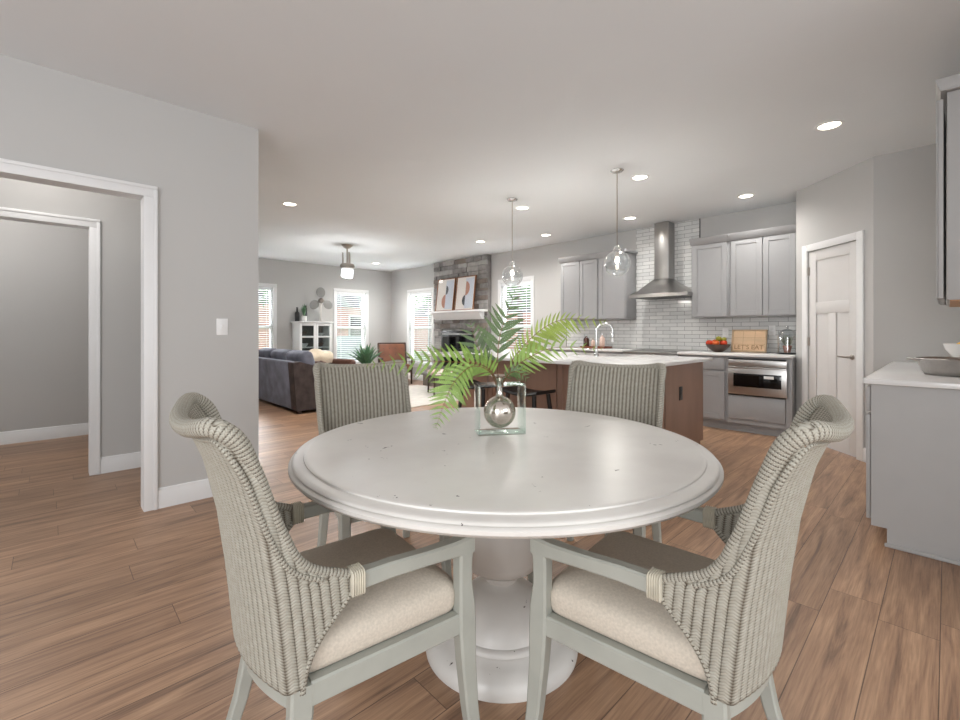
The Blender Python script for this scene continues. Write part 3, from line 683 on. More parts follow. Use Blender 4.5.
# bar stools
def stool(x, y, label):
    t = thing('bar_stool', label, 'stool', (x, y, 0), 0, 'black saddle stools at the island')
    rr = []
    for k in range(13):
        u = -1+k/6; yy = u*.225; z = .572 + .03*u*u
        rr.append([(-.14, yy, z), (.14, yy, z), (.15, yy, z+.012), (.14, yy, z+.03), (-.14, yy, z+.03), (-.15, yy, z+.012)])
    MB().rings(rr).build('seat', 'stoolblack', t, 40)
    for sx in (-1, 1):
        for sy in (-1, 1):
            MB().loft([(sx*.105, sy*.165, .585, .017, .017), (sx*.165, sy*.215, .002, .015, .015)]).build('leg', 'stoolblack', t)
    for sx in (-1, 1): MB().box(sx*.15-.009, sx*.15+.009, -.19, .19, .20, .235, .004).build('stretcher', 'stoolblack', t)
    for sy in (-1, 1): MB().box(-.14, .14, sy*.197-.009, sy*.197+.009, .27, .305, .004).build('stretcher', 'stoolblack', t)
stool(3.36, 2.83, 'black saddle bar stool beside the wicker chair backed onto the island')
stool(3.38, 3.53, 'black saddle bar stool directly behind the glass-framed vase')
# ------------------------------------------------------------------ things on the kitchen counters
CZ = .925
mb = MB((6.17, 2.03, CZ)); c = (6.17, 2.03, CZ)
mb.lathe([(.05, 0), (.055, .004), (.10, .035), (.138, .085), (.145, .098), (.138, .098), (.10, .045), (.04, .018), (.002, .016)], c, 32)
tag(mb.build('fruit_bowl', 'bowlwood', smooth=50), 'dark wooden bowl heaped with fruit on the back counter', 'bowl')
def fruit(name, label, m, dx, dy, dz, r, group):
    t = thing(name, label, 'fruit', (6.17+dx, 2.03+dy, CZ+dz+.02), random.random()*3, group)
    MB().lathe([(.001, -r*.86), (r*.55, -r*.8), (r*.9, -r*.4), (r, .0), (r*.88, r*.5), (r*.5, r*.82), (r*.12, r*.8), (.001, r*.74)], (0, 0, 0), 18).build('flesh', m, t, 80)
    MB().tube([(0, 0, r*.72), (r*.1, 0, r*1.02)], [.004, .003], 6).build('stem', 'herb', t)
for i, (m, dx, dy, dz, r, lb) in enumerate((('tomato', -.06, .085, .095, .041, 'red tomato at the end of the wooden bowl by the range'), ('orange', -.075, .0, .092, .041, 'orange fruit low at front middle of the wooden bowl'), ('tomato', -.05, -.085, .096, .039, 'red tomato at the end of the wooden bowl by the sign'),
                                   ('orange', .05, .055, .10, .042, 'orange fruit at back of the wooden bowl near the range'), ('tomato', .05, -.045, .10, .042, 'red tomato at back of the wooden bowl near the sign'),
                                   ('greenfruit', -.01, -.01, .148, .036, 'yellow green fruit on top of the heap'), ('greenfruit', -.012, -.075, .142, .030, 'small yellow green fruit at the sign side of the heap top'))):
    fruit({'tomato': 'tomato', 'orange': 'orange', 'greenfruit': 'pear'}[m], lb, m, dx, dy, dz, r, 'fruit in the wooden bowl')
# wooden sign leaning on the tile
t = thing('wooden_sign', 'framed pale wooden LET\'S EAT board leaning on tile', 'sign', (6.27, 1.715, CZ+.0042)); t.rotation_euler = (0, math.radians(12), 0)
mb = MB(); mb.box(.0, .012, -.18, .18, .006, .27); mb.build('board', 'signwood', t, 0)
mb = MB()
for a in ((-.195, -.177, 0, .285), (.177, .195, 0, .285), (-.177, .177, 0, .018), (-.177, .177, .267, .285)): mb.box(-.012, .016, a[0], a[1], a[2], a[3], .002)
mb.build('frame', 'signframe', t)
mb = MB()
for y in (.065, -.065): mb.box(-.0008, .001, y-.0012, y+.0012, .02, .265)
for z in (.10, .185): mb.box(-.0008, .001, -.176, .176, z-.001, z+.001)
mb.build('board_joints', 'letter', t, 0)
def lettering(txt, size, parent, m, loc, rot, ext=.001, name='lettering'):
    cu = bpy.data.curves.new('txt', 'FONT'); cu.body = txt; cu.size = size; cu.extrude = ext; cu.align_x = 'CENTER'
    ob = bpy.data.objects.new('txt', cu); C.objects.link(ob); dg = bpy.context.evaluated_depsgraph_get()
    me = bpy.data.meshes.new_from_object(ob.evaluated_get(dg)); bpy.data.objects.remove(ob)
    me.materials.clear(); me.materials.append(M[m]); me.transform(Matrix.Translation(loc) @ rot.to_4x4())
    o = bpy.data.objects.new(name, me); C.objects.link(o); o.parent = parent
    return o
lettering("LET'S EAT", .076, t, 'letter', (-.001, .0, .038), Matrix(((0, 0, -1), (-1, 0, 0), (0, 1, 0))))
# cloche with potted herb
t = thing('cake_plate', 'dark round plate under the glass dome on the counter', 'plate', (6.13, 1.275, CZ))
MB().lathe([(.06, 0), (.09, .004), (.106, .012), (.106, .018), (.001, .016)], n=32).build('plate', 'black', t, 40)
cz = CZ+.0185
t = thing('glass_cloche', 'clear glass dome over a small potted herb', 'cloche', (6.13, 1.275, cz))
MB().lathe([(.095, 0), (.095, .18), (.089, .215), (.07, .25), (.035, .268), (.008, .272)], n=32, cap=(False, True)).build('dome', 'globe', t, 60)
MB().lathe([(.006, .272), (.006, .282), (.015, .292), (.015, .302), (.004, .31)], n=16).build('knob', 'globe', t, 60)
t = thing('potted_herb', 'small grey green herb in terracotta pot under glass dome', 'potted plant', (6.13, 1.275, cz))
MB().lathe([(.03, 0.001), (.042, .065), (.045, .066), (.045, .08), (.038, .08), (.036, .072), (.001, .072)], n=24).build('pot', 'terracotta', t)
mb = MB()
for k in range(90):
    a = random.uniform(0, 2*PI); r = random.uniform(.01, .075); h = random.uniform(.06, .14)
    p0 = Vector((.02*math.cos(a), .02*math.sin(a), .07)); p1 = Vector((r*math.cos(a), r*math.sin(a), .07+h)); mb.tube([p0, p0.lerp(p1, .5)+Vector((0, 0, .01)), p1], [.0016, .003, .0012], 4)
mb.build('foliage', 'herb', t)
# tray of bottles
t = thing('serving_tray', 'mahogany tray holding bottles by the window', 'tray', (6.2, 3.83, CZ))
mb = MB(); mb.box(-.11, .11, -.22, .22, 0, .012, .004)
for a in ((-.11, -.10, -.22, .22), (.10, .11, -.22, .22), (-.11, .11, -.22, -.21), (-.11, .11, .21, .22)): mb.box(a[0], a[1], a[2], a[3], .01, .03, .002)
mb.build('tray', 'trayred', t)
def bottle(y, r, h, m, capm, label, dx=-.03):
    t = thing('bottle', label, 'bottle', (6.2+dx, y, CZ+.0125), 0, 'bottles on the mahogany tray')
    MB().lathe([(r*.9, 0), (r, .006), (r, h*.62), (r*.85, h*.70), (r*.35, h*.78), (r*.33, h*.88), (r*.001, h*.88)], n=20).build('body', m, t, 50)
    MB().lathe([(r*.4, h*.86), (r*.4, h), (r*.3, h*1.02)], n=14).build('stopper', capm, t)
bottle(3.985, .046, .20, 'amber', 'globe', 'dark brown filled bottle on the mahogany tray')
bottle(3.86, .034, .14, 'pink', 'nickel', 'short blush bottle in middle of the mahogany tray')
bottle(3.70, .04, .22, 'pink', 'chrome', 'tall blush bottle with chrome top on mahogany tray')
# ------------------------------------------------------------------ peninsula on the side wall
PX0, PX1 = 3.335, 5.285; PYF = .297
tp = thing('peninsula_cabinet', 'grey base cabinet run with plain end panel facing the dining table', 'cabinet', (4.2, 0, 0)); o = tp.location
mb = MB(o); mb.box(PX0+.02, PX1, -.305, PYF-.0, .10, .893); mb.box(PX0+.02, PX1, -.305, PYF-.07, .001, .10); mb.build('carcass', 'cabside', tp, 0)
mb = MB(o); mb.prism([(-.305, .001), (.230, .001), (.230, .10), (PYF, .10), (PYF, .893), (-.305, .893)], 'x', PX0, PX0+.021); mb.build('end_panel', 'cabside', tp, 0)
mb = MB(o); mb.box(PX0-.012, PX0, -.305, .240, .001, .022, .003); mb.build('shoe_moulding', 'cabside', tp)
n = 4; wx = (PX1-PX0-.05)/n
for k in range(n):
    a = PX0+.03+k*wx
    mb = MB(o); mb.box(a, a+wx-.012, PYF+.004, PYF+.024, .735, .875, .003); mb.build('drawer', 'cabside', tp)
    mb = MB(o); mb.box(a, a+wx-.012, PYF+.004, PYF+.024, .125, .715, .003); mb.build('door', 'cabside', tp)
mb = MB((4.2, 0, .895)); mb.box(PX0-.035, PX1, -.305, .328, .895, .926, .005)
tag(mb.build('countertop', 'quartz'), 'white quartz counter with pewter dish and lemon bowl', 'countertop')
tu = thing('wall_cabinet', 'grey wall cabinet with crown seen end-on above the peninsula', 'cabinet', (3.8, -.15, 1.345), 0, 'grey wall cabinets'); o = tu.location
UX0, UX1 = 3.335, 4.25
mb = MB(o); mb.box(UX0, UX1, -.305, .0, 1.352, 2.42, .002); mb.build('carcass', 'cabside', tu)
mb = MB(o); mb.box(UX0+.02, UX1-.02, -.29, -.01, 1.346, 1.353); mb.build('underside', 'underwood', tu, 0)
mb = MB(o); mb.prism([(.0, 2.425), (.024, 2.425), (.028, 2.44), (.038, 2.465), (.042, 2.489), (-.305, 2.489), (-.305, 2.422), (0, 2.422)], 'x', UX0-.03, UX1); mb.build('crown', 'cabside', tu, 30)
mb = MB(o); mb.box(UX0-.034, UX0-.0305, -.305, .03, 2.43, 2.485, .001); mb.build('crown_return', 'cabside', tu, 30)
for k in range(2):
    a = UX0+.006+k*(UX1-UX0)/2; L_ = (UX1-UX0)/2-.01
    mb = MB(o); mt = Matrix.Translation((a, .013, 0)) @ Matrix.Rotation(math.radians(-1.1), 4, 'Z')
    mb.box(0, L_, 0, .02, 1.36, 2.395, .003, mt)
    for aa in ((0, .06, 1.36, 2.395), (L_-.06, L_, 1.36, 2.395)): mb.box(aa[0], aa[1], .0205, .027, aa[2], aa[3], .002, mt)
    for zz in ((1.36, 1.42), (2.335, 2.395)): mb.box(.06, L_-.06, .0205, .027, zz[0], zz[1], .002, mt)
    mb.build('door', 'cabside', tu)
# pewter dish
t = thing('pewter_dish', 'round hammered pewter dish with loop handles on the peninsula', 'dish', (3.90, -.035, .926))
MB().lathe([(.11, 0), (.135, .003), (.15, .03), (.165, .085), (.178, .098), (.174, .102), (.158, .088), (.142, .032), (.12, .012), (.001, .01)], n=48).build('dish', 'hammered', t, 60)
for s in (-1, 1):
    d = Vector((-.36, .93, 0))*s; q = Vector((.93, .36, 0))
    c0 = d*.176 + Vector((0, 0, .088))
    MB().tube([c0+q*.04, c0+q*.04+d*.03+Vector((0, 0, .006)), c0+d*.042+Vector((0, 0, .008)), c0-q*.04+d*.03+Vector((0, 0, .006)), c0-q*.04], .007, 8).build('handle', 'hammered', t, 60)
t = thing('footed_bowl', 'white footed bowl of lemons behind the pewter dish', 'bowl', (4.39, -.107, .926))
MB().lathe([(.06, 0), (.06, .008), (.026, .02), (.022, .05), (.035, .06), (.083, .09), (.119, .14), (.130, .18), (.126, .18), (.113, .142), (.075, .10), (.001, .075)], n=40).build('bowl', 'porcelain', t, 60)
for k, (dx, dy, dz, lb) in enumerate(((-.06, .05, .165, 'lemon showing over rim of white footed bowl toward the pantry'), (-.07, -.05, .168, 'lemon at the side of white footed bowl toward the dish'), (-.01, .0, .215, 'lemon on top of the heap in white footed bowl'))):
    mb = MB((4.39+dx*.75, -.107+dy*.75, .926+dz)); mb.lathe([(.001, -.045), (.008, -.041), (.022, -.03), (.031, 0), (.022, .03), (.008, .041), (.001, .045)], (4.39+dx*.75, -.107+dy*.75, .926+dz), 16, 'x')
    tag(mb.build('lemon', 'lemon', smooth=80), lb, 'fruit', 'lemons in the footed bowl')
# ------------------------------------------------------------------ ceiling lights
LT = [(4.24, .615, 'recessed ceiling light closest to the pantry door and peninsula'), (5.76, 1.60, 'recessed ceiling light in front of the double-door wall cabinet'),
      (4.29, 2.145, 'recessed ceiling light beside the pendant that hangs before wall cabinets'), (5.74, 3.01, 'recessed ceiling light in front of the range hood'),
      (4.29, 3.70, 'recessed ceiling light beside the pendant that hangs before the window'), (5.77, 4.48, 'recessed ceiling light in front of the cabinets by the window'),
      (5.37, 5.59, 'recessed ceiling light nearest the stone fireplace'), (2.11, 5.55, 'recessed ceiling light by the end of the grey dining wall'), (5.36, 9.03, 'recessed ceiling light in the living room far corner')]
can0 = None
for x, y, lb in LT:
    if can0 is None:
        can0 = thing('recessed_light', lb, 'ceiling light', (x, y, HC), 0, 'recessed ceiling lights')
        MB().lathe([(.092, -.001), (.090, -.006), (.072, -.008), (.068, -.003)], n=36, cap=(False, False)).build('trim_ring', 'trim', can0, 60)
        MB().lathe([(.069, -.002), (.06, -.0035), (.001, -.004)], n=36, cap=(False, True)).build('lens', 'can', can0, 60)
        t = can0
    else:
        t = copy_tree(can0); t.location = (x, y, HC); t['label'] = lb
    ld = bpy.data.lights.new('recessed_lamp', 'SPOT'); ld.energy = 72 if y > 5 else (20 if y > 1 else 9); ld.color = (1, .97, .93); ld.spot_size = math.radians(165); ld.spot_blend = 1; ld.shadow_soft_size = .06
    lo = bpy.data.objects.new('lamp', ld); C.objects.link(lo); lo.parent = t; lo.location = (0, 0, -.03)
def pendant(x, y, label):
    t = thing('pendant_light', label, 'pendant light', (x, y, HC), 0, 'glass globe pendants over the island')
    zc = 1.84-HC; R = .125
    MB().lathe([(.062, -.001), (.062, -.008), (.045, -.022), (.012, -.03), (.001, -.03)], n=32).build('canopy', 'chrome', t, 50)
    MB().tube([(0, 0, -.025), (0, 0, zc+R+.03)], .0055, 10).build('rod', 'nickel', t)
    mb = MB(); mb.lathe([(.008, zc+R+.05), (.022, zc+R+.045), (.034, zc+R+.02), (.036, zc+R-.012), (.03, zc+R-.014)], n=28); mb.build('cap', 'chrome', t, 50)
    prof = [(R*math.sin(a), zc+R*math.cos(a)) for a in [math.radians(16+ (180-16)*k/22) for k in range(23)]]; prof[-1] = (.0005, zc-R)
    MB().lathe(prof, n=40, cap=(False, True)).build('globe', 'globe', t, 80)
    MB().cyl((0, 0, zc+R-.06), .016, .05, 16).build('socket', 'nickel', t)
    MB().lathe([(.002, zc+.005), (.012, zc+.01), (.020, zc+.026), (.019, zc+.042), (.012, zc+.062), (.011, zc+.07)], n=20).build('bulb', 'bulb', t, 80)
    ld = bpy.data.lights.new('pendant_lamp', 'POINT'); ld.energy = 8; ld.color = (1, .94, .86); ld.shadow_soft_size = .03
    lo = bpy.data.objects.new('lamp', ld); C.objects.link(lo); lo.parent = t; lo.location = (0, 0, zc-.06)
pendant(3.915, 3.535, 'clear glass globe pendant hanging in front of the window by the fireplace')
pendant(3.94, 2.20, 'clear glass globe pendant hanging in front of the grey wall cabinet')
# ceiling fan body: canopy, rods, motor and glass shade
t = thing('ceiling_fixture', 'nickel ceiling fan motor with white glass light over the living room', 'ceiling fan', (3.86, 7.48, HC))
MB().lathe([(.10, -.001), (.10, -.012), (.06, -.05), (.025, -.07)], n=28).build('canopy', 'nickel', t, 50)
MB().tube([(0, 0, -.06), (0, 0, -.36)], .014, 10).build('rod', 'nickel', t)
for k in range(3):
    a = k*2*PI/3+.5; MB().tube([(.075*math.cos(a), .075*math.sin(a), -.14), (.075*math.cos(a), .075*math.sin(a), -.36)], .014, 8).build('arm', 'nickel', t)
MB().lathe([(.05, -.33), (.115, -.345), (.13, -.38), (.12, -.42), (.08, -.435)], n=28).build('motor', 'nickel', t, 50)
mb = MB(); mt = Matrix.Translation((0, 0, -.5)) @ Matrix.Rotation(.25, 4, 'X')
b_ = MB(); b_.lathe([(.085, .08), (.105, .06), (.105, -.07), (.09, -.085)], n=28); mb.merge(b_.bm, mt); mb.build('glass_shade', emis('frosted_shade', (240, 245, 250), .9), t, 50)
ld = bpy.data.lights.new('fan_lamp', 'POINT'); ld.energy = 22; ld.shadow_soft_size = .12
lo = bpy.data.objects.new('lamp', ld); C.objects.link(lo); lo.parent = t; lo.location = (0, 0, -.72)
# light switch
t = thing('light_switch', 'white light switch on the grey wall above wicker chair', 'light switch', (.906, YL, 1.222))
MB().box(-.037, .037, -.006, 0, -.06, .06, .002).build('cover_plate', 'plate', t)
MB().box(-.006, .006, -.016, -.005, -.011, .013, .002).build('toggle', 'plate', t)
# toilet beyond the inner opening
t = thing('toilet', 'white toilet peeking past the inner doorway casing', 'toilet', (.62, 5.95, 0))
mb = MB(); mb.rings([[(x*sx_-.02+dx, y*sx_, z) for x, y in rrect(.30, .18, .16)] for sx_, z, dx in ((.62, .001, .08), (.6, .12, .08), (.78, .24, .03), (1.0, .36, 0), (1.0, .385, 0))]); mb.build('bowl', 'porcelain', t, 50)
mb = MB(); mb.rings([[(x*s_-.02, y*s_, z) for x, y in rrect(.305, .185, .17)] for s_, z in ((.98, .39), (1.0, .398), (1.0, .41), (.98, .415))]); mb.build('seat', 'porcelain', t, 50)
MB().box(.24, .41, -.22, .22, .36, .74, .02).build('tank', 'porcelain', t)
MB().box(.235, .412, -.23, .23, .742, .775, .01).build('tank_lid', 'porcelain', t)
# ------------------------------------------------------------------ fireplace wall
ty0, ty1, sxf = 6.40, 8.13, 6.335
mb = MB((6.40, 7.3, 0)); z = .30
mb.box(sxf+.03, XB-.001, ty0+.005, ty1-.005, .001, HC-.003)
FX = (6.80, 7.84, .42, 1.20)                      # firebox opening
while z < HC-.02:
    h_ = min(random.choice((.055, .075, .095, .11)), HC-.004-z); y = ty0
    if HC-.004-z-h_ < .03: h_ = HC-.004-z
    while y < ty1-.01:
        l_ = random.uniform(.16, .42); y2 = min(y+l_, ty1)
        if ty1-y2 < .08: y2 = ty1
        segs = [(y, y2)]
        if z+h_ > FX[2] and z < FX[3]:
            segs = [(a, b) for a, b in ((y, min(y2, FX[0])), (max(y, FX[1]), y2)) if b-a > .02]
        for a, b in segs:
            n0 = len(mb.bm.faces); mb.box(sxf+random.uniform(-.018, .016), sxf+.032, a+.003, b-.003, z+.003, z+h_-.003, .005, seg=1)
            mb.bm.faces.ensure_lookup_table(); mi = random.choice((0, 0, 0, 0, 1, 1, 2))
            for f_ in mb.bm.faces[n0:]: f_.material_index = mi
        y = y2
    z += h_
tfp = thing('fireplace', 'grey stacked stone fireplace with black firebox and raised hearth', 'fireplace', (6.40, 7.3, 0))
so_ = mb.build('stonework', 'stone', tfp, 0); so_.data.materials.append(M['stonelight']); so_.data.materials.append(M['stonebrown'])
o = tfp.location
mb = MB(o); mb.box(5.93, sxf+.02, 6.45, 8.0, .001, .235); mb.build('hearth', 'stonebrown', tfp, 0)
mb = MB(o); mb.box(5.89, sxf+.02, 6.42, 8.04, .237, .29, .006); mb.build('hearth_slab', 'stone', tfp)
mb = MB(o); mb.box(sxf-.02, sxf+.028, FX[0], FX[1], FX[2], FX[3], .004); mb.build('firebox', 'black', tfp)
mb = MB(o); mb.box(sxf-.026, sxf-.02, FX[0]+.06, FX[1]-.06, FX[2]+.08, FX[3]-.12); mb.build('glass', 'blackglass', tfp, 0)
mb = MB(o); mb.box(sxf-.03, sxf-.02, FX[0]+.04, FX[1]-.04, FX[3]-.085, FX[3]-.06); mb.build('vent_strip', 'steel', tfp, 0)
tm_ = thing('mantel', 'white moulded mantel shelf on the stone fireplace', 'mantel', (6.25, 7.22, 1.45)); o = tm_.location
mb = MB(o); mb.box(6.11, sxf-.02, 6.36, 8.16, 1.585, 1.625, .004); mb.build('shelf', 'trim', tm_)
mb = MB(o); mb.prism([(6.16, 1.585), (6.18, 1.55), (6.20, 1.50), (6.24, 1.455), (6.25, 1.435), (sxf-.02, 1.435), (sxf-.02, 1.585)], 'y', 6.46, 7.98); mb.build('moulding', 'trim', tm_, 40)
def print_(yc, wd, label, flip):
    t = thing('framed_print', label, 'picture', (6.203, yc, 1.6255)); t.rotation_euler = (0, math.radians(7), 0)
    t['group'] = 'framed prints on the mantel'
    h = .72; w2 = wd/2
    mb = MB()
    for a in ((-w2, -w2+.018, 0, h), (w2-.018, w2, 0, h), (-w2+.018, w2-.018, 0, .018), (-w2+.018, w2-.018, h-.018, h)): mb.box(-.02, .015, *a, .002)
    mb.build('frame', 'brownframe', t)
    MB().box(-.006, .010, -w2+.015, w2-.015, .015, h-.015).build('paper', 'printcream', t, 0)
    MB().box(-.0075, -.005, -w2+.045, .0, .045, h-.045).build('tint_block', 'printblue', t, 0)
    def half(cy, cz, r, s, m):
        b = MB(); poly = [(cy + s*r*math.cos(a)*.8, cz + r*math.sin(a)) for a in [math.radians(-90+180*k/20) for k in range(21)]]
        if s < 0: poly = poly[::-1]
        b.prism(poly, 'x', -.009, -.006); b.build('half_circle', m, t, 0)
    if flip:
        half(-.01, h*.64, .15, -1, 'printterra'); half(-.01, h*.29, .11, 1, 'printblack')
    else:
        half(-.01, h*.30, .15, 1, 'printterra'); half(-.01, h*.64, .10, -1, 'printblack')
    MB().box(-.0115, -.0105, -w2+.017, w2-.017, .017, h-.017).build('glass', 'pane', t, 0)
print_(7.60, .60, 'brown framed half-circle print on mantel nearer the room corner', False)
print_(6.955, .58, 'brown framed half-circle print on mantel nearer the kitchen', True)
# ------------------------------------------------------------------ living room furniture
mb = MB((4.5, 7.3, 0)); mb.box(3.5, 5.83, 5.77, 8.05, .001, .012, .004); tag(mb.build('area_rug', 'rug'), 'pale wool area rug in the living room', 'rug')
ts = thing('sofa', 'slate velvet sofa with sloped arms, its back to the dining room', 'sofa', (2.95, 7.4, 0)); o = ts.location
SX0, SX1, SY0, SY1 = 2.53, 3.45, 6.40, 8.55
mb = MB(o)   # back: leans outward towards the top
mb.rings([[(SX0+.02, y, .05), (SX0+.24, y, .05), (SX0+.26, y, .42), (SX0+.15, y, .70), (SX0+.10, y, .745), (SX0-.03, y, .745), (SX0-.05, y, .71)] for y in (SY0+.06, SY1-.06)])
mb.build('back', 'velvet', ts, 50)
for ya, yb in ((SY0, SY0+.2), (SY1-.2, SY1)):
    mb = MB(o); mb.rings([[(SX0+.0, y, .05), (SX1-.04, y, .05), (SX1-.03, y, .52), (SX1-.10, y, .585), (SX0+.35, y, .66), (SX0+.05, y, .75), (SX0-.05, y, .74), (SX0-.05, y, .70)] for y in (ya, ya+.03, yb-.03, yb)])
    mb.build('arm', 'velvetbrown', ts, 50)
mb = MB(o); mb.box(SX0+.2, SX1-.02, SY0+.2, SY1-.2, .07, .30, .02); mb.build('base', 'velvet', ts)
for k in range(2):
    a = SY0+.2+k*(SY1-SY0-.4)/2; l_ = (SY1-SY0-.4)/2
    mb = MB(o); mb.box(SX0+.24, SX1, a+.005, a+l_-.005, .30, .47, .05, seg=4); mb.build('seat_cushion', 'velvet', ts, 60)
for k in range(3):
    l_ = (SY1-SY0-.16)/3; a = SY0+.08+k*l_
    mt = Matrix.Translation((SX0+.24, a+l_/2, .66)) @ Matrix.Rotation(math.radians(-16), 4, 'Y')
    mb = MB(o); mb.box(-.10, .10, -l_/2+.006, l_/2-.006, -.21, .235, .07, mt, 4); mb.build('back_cushion', 'velvet', ts, 70)
for x in (SX0+.06, SX1-.08):
    for y in (SY0+.05, SY1-.05): mb = MB(o); mb.cyl((x, y, .001), .025, .055, 12); mb.build('foot', 'darkwood', ts)
# throw and bolster showing over the arm
t = thing('armchair', 'brown leather club chair draped with cream throw beyond the sofa', 'armchair', (3.97, 8.55, 0), math.radians(-70)); 
MB().box(-.36, .36, -.38, .38, .06, .40, .05, seg=3).build('base', 'brownleather', t, 60)
MB().box(-.40, -.2, -.38, .38, .30, .745, .07, seg=4).build('back', 'brownleather', t, 60)
for s in (-1, 1): MB().box(-.34, .36, s*.39-.08, s*.39+.08, .10, .62, .06, seg=4).build('arm', 'brownleather', t, 60)
MB().box(-.2, .36, -.29, .29, .40, .50, .04, seg=3).build('seat_cushion', 'brownleather', t, 60)
for sx in (-.3, .3):
    for sy in (-.33, .33): MB().cyl((sx, sy, .001), .02, .07, 10).build('foot', 'darkwood', t)
t = thing('throw_blanket', 'cream knit throw draped on the brown leather chair', 'blanket', (3.97, 8.55, .749), math.radians(-70))
rr = []
for k in range(15):
    y = -.34+.68*k/14; s = .02*math.sin(k*1.1)-.03*math.cos(k*.45)
    prof = [(-.415, -.22), (-.42, -.02), (-.38, .022), (-.3, .03), (-.22, .022), (-.17, -.02), (-.165, -.20)]
    rr.append([(x, y, z_+s) for x, z_ in prof] + [(x+(.012 if x > -.3 else -.012), y, z_+s+.012) for x, z_ in prof[::-1]])
MB().rings(rr).build('blanket', 'cream', t, 70)
# white display cabinet
tc_ = thing('display_cabinet', 'white glass-door display cabinet between far wall windows', 'cabinet', (4.23, 9.88, 0)); o = tc_.location
DX0, DX1, DY0, DY1, DZ = 3.875, 4.605, 9.68, 10.075, 1.375
mb = MB(o)
mb.box(DX0, DX0+.025, DY0, DY1, .08, DZ); mb.box(DX1-.025, DX1, DY0, DY1, .08, DZ); mb.box(DX0+.025, DX1-.025, DY1-.015, DY1, .08, DZ); mb.box(DX0+.025, DX1-.025, DY0, DY1-.015, .08, .12); mb.box(DX0+.025, DX1-.025, DY0, DY1-.015, DZ-.04, DZ)
for z_ in (.50, .82, 1.07): mb.box(DX0+.025, DX1-.025, DY0+.03, DY1-.015, z_, z_+.018)
mb.build('carcass', 'trim', tc_, 0)
mb = MB(o); mb.box(DX0-.05, DX1+.05, DY0-.05, DY1, DZ+.001, DZ+.03, .008); mb.build('top', 'trim', tc_)
for x in (DX0+.03, DX1-.03):
    for y in (DY0+.03, DY1-.03): mb = MB(o); mb.box(x-.025, x+.025, y-.025, y+.025, .001, .08); mb.build('foot', 'trim', tc_)
xm = (DX0+DX1)/2
for a, b in ((DX0+.004, xm-.002), (xm+.002, DX1-.004)):
    mb = MB(o); s_ = .05
    for q_ in ((a, a+s_, .10, DZ-.015), (b-s_, b, .10, DZ-.015), (a+s_, b-s_, .10, .16), (a+s_, b-s_, DZ-.065, DZ-.015), (a+s_, b-s_, 1.05, 1.075), (a+s_, b-s_, .74, .765), (a+s_, b-s_, .44, .465)): mb.box(q_[0], q_[1], DY0-.022, DY0-.001, q_[2], q_[3], .002)
    dd = mb.build('door', 'trim', tc_)
    mb = MB(o); mb.box(a+s_-.005, b-s_+.005, DY0-.013, DY0-.009, .15, DZ-.055); mb.build('glass', 'showcase', dd, 0)
mb = MB(o); mb.box(DX0+.03, DX1-.03, DY1-.017, DY1-.0155, .125, DZ-.045); mb.build('back_lining', mat('grey_lining', (104, 102, 98), .8), tc_, 0)
for i, (x, z_, r, h_, m_, lb) in enumerate(((4.05, 1.0885, .085, .09, 'bowlwood', 'dark bowl on top shelf of white display cabinet'), (4.43, 1.0885, .09, .06, 'plate', 'white bowl on top shelf of white display cabinet'), (4.06, .8385, .09, .08, 'plate', 'white bowl on middle shelf of white display cabinet'), (4.42, .8385, .085, .09, 'bowlwood', 'dark bowl on middle shelf of white display cabinet'))):
    mb = MB((x, 9.87, z_)); mb.lathe([(r*.4, 0), (r*.45, .004), (r*.9, h_*.7), (r, h_), (r*.94, h_), (r*.8, h_*.65), (.001, .012)], (x, 9.87, z_), 24)
    tag(mb.build('bowl', m_, smooth=60), lb, 'bowl', 'bowls in the display cabinet')
TZ = DZ+.0305
t = thing('bottle', 'black bottle vase on white display cabinet beside potted plant', 'vase', (3.905, 9.86, TZ))
MB().lathe([(.045, 0), (.05, .01), (.05, .17), (.042, .20), (.02, .22), (.02, .30), (.024, .31), (.001, .31)], n=24).build('body', 'black', t, 50)
t = thing('dark_vase', 'tall dark vase behind potted plant on display cabinet', 'vase', (4.13, 9.97, TZ))
MB().lathe([(.035, 0), (.045, .02), (.045, .2), (.03, .28), (.026, .34), (.03, .36), (.001, .35)], n=24).build('body', 'black', t, 50)
t = thing('potted_plant', 'small spiky plant in white pot on display cabinet', 'potted plant', (4.04, 9.83, TZ))
MB().lathe([(.05, 0), (.062, .02), (.065, .12), (.058, .12), (.055, .105), (.001, .105)], n=24).build('pot', 'porcelain', t, 50)
def blade(mb, base, tip, wd, n=6, sag=.0, fold=.25):
    base, tip = Vector(base), Vector(tip); d = tip-base; side = d.cross(Vector((0, 0, 1)))
    if side.length < 1e-4: side = Vector((1, 0, 0))
    side.normalize(); nrm = side.cross(d).normalized(); rows = []
    for k in range(n+1):
        f = k/n; p = base + d*f + Vector((0, 0, sag*math.sin(f*PI))); ww = wd*(.75+.5*math.sin(min(1, f*1.6)*PI*.5))*(1-f**2.2) + .0008
        rows.append([p+side*ww+nrm*ww*fold, p, p-side*ww+nrm*ww*fold, p-nrm*ww*.25])
    mb.rings(rows)
mb = MB()
for k in range(16):
    a = k*2.4; r = .02+.07*(k/16); blade(mb, (0, 0, .10), (r*math.cos(a), r*math.sin(a), .10+.30-.10*k/16), .014)
mb.build('leaves', 'agave', t)
t = thing('propeller_sculpture', 'grey three-bladed propeller sculpture on display cabinet', 'sculpture', (4.44, 9.85, TZ))
MB().lathe([(.10, 0), (.10, .01), (.02, .018), (.001, .018)], n=28).build('base', 'nickel', t, 50)
MB().tube([(0, 0, .015), (0, 0, .46)], .008, 10).build('stem', 'nickel', t)
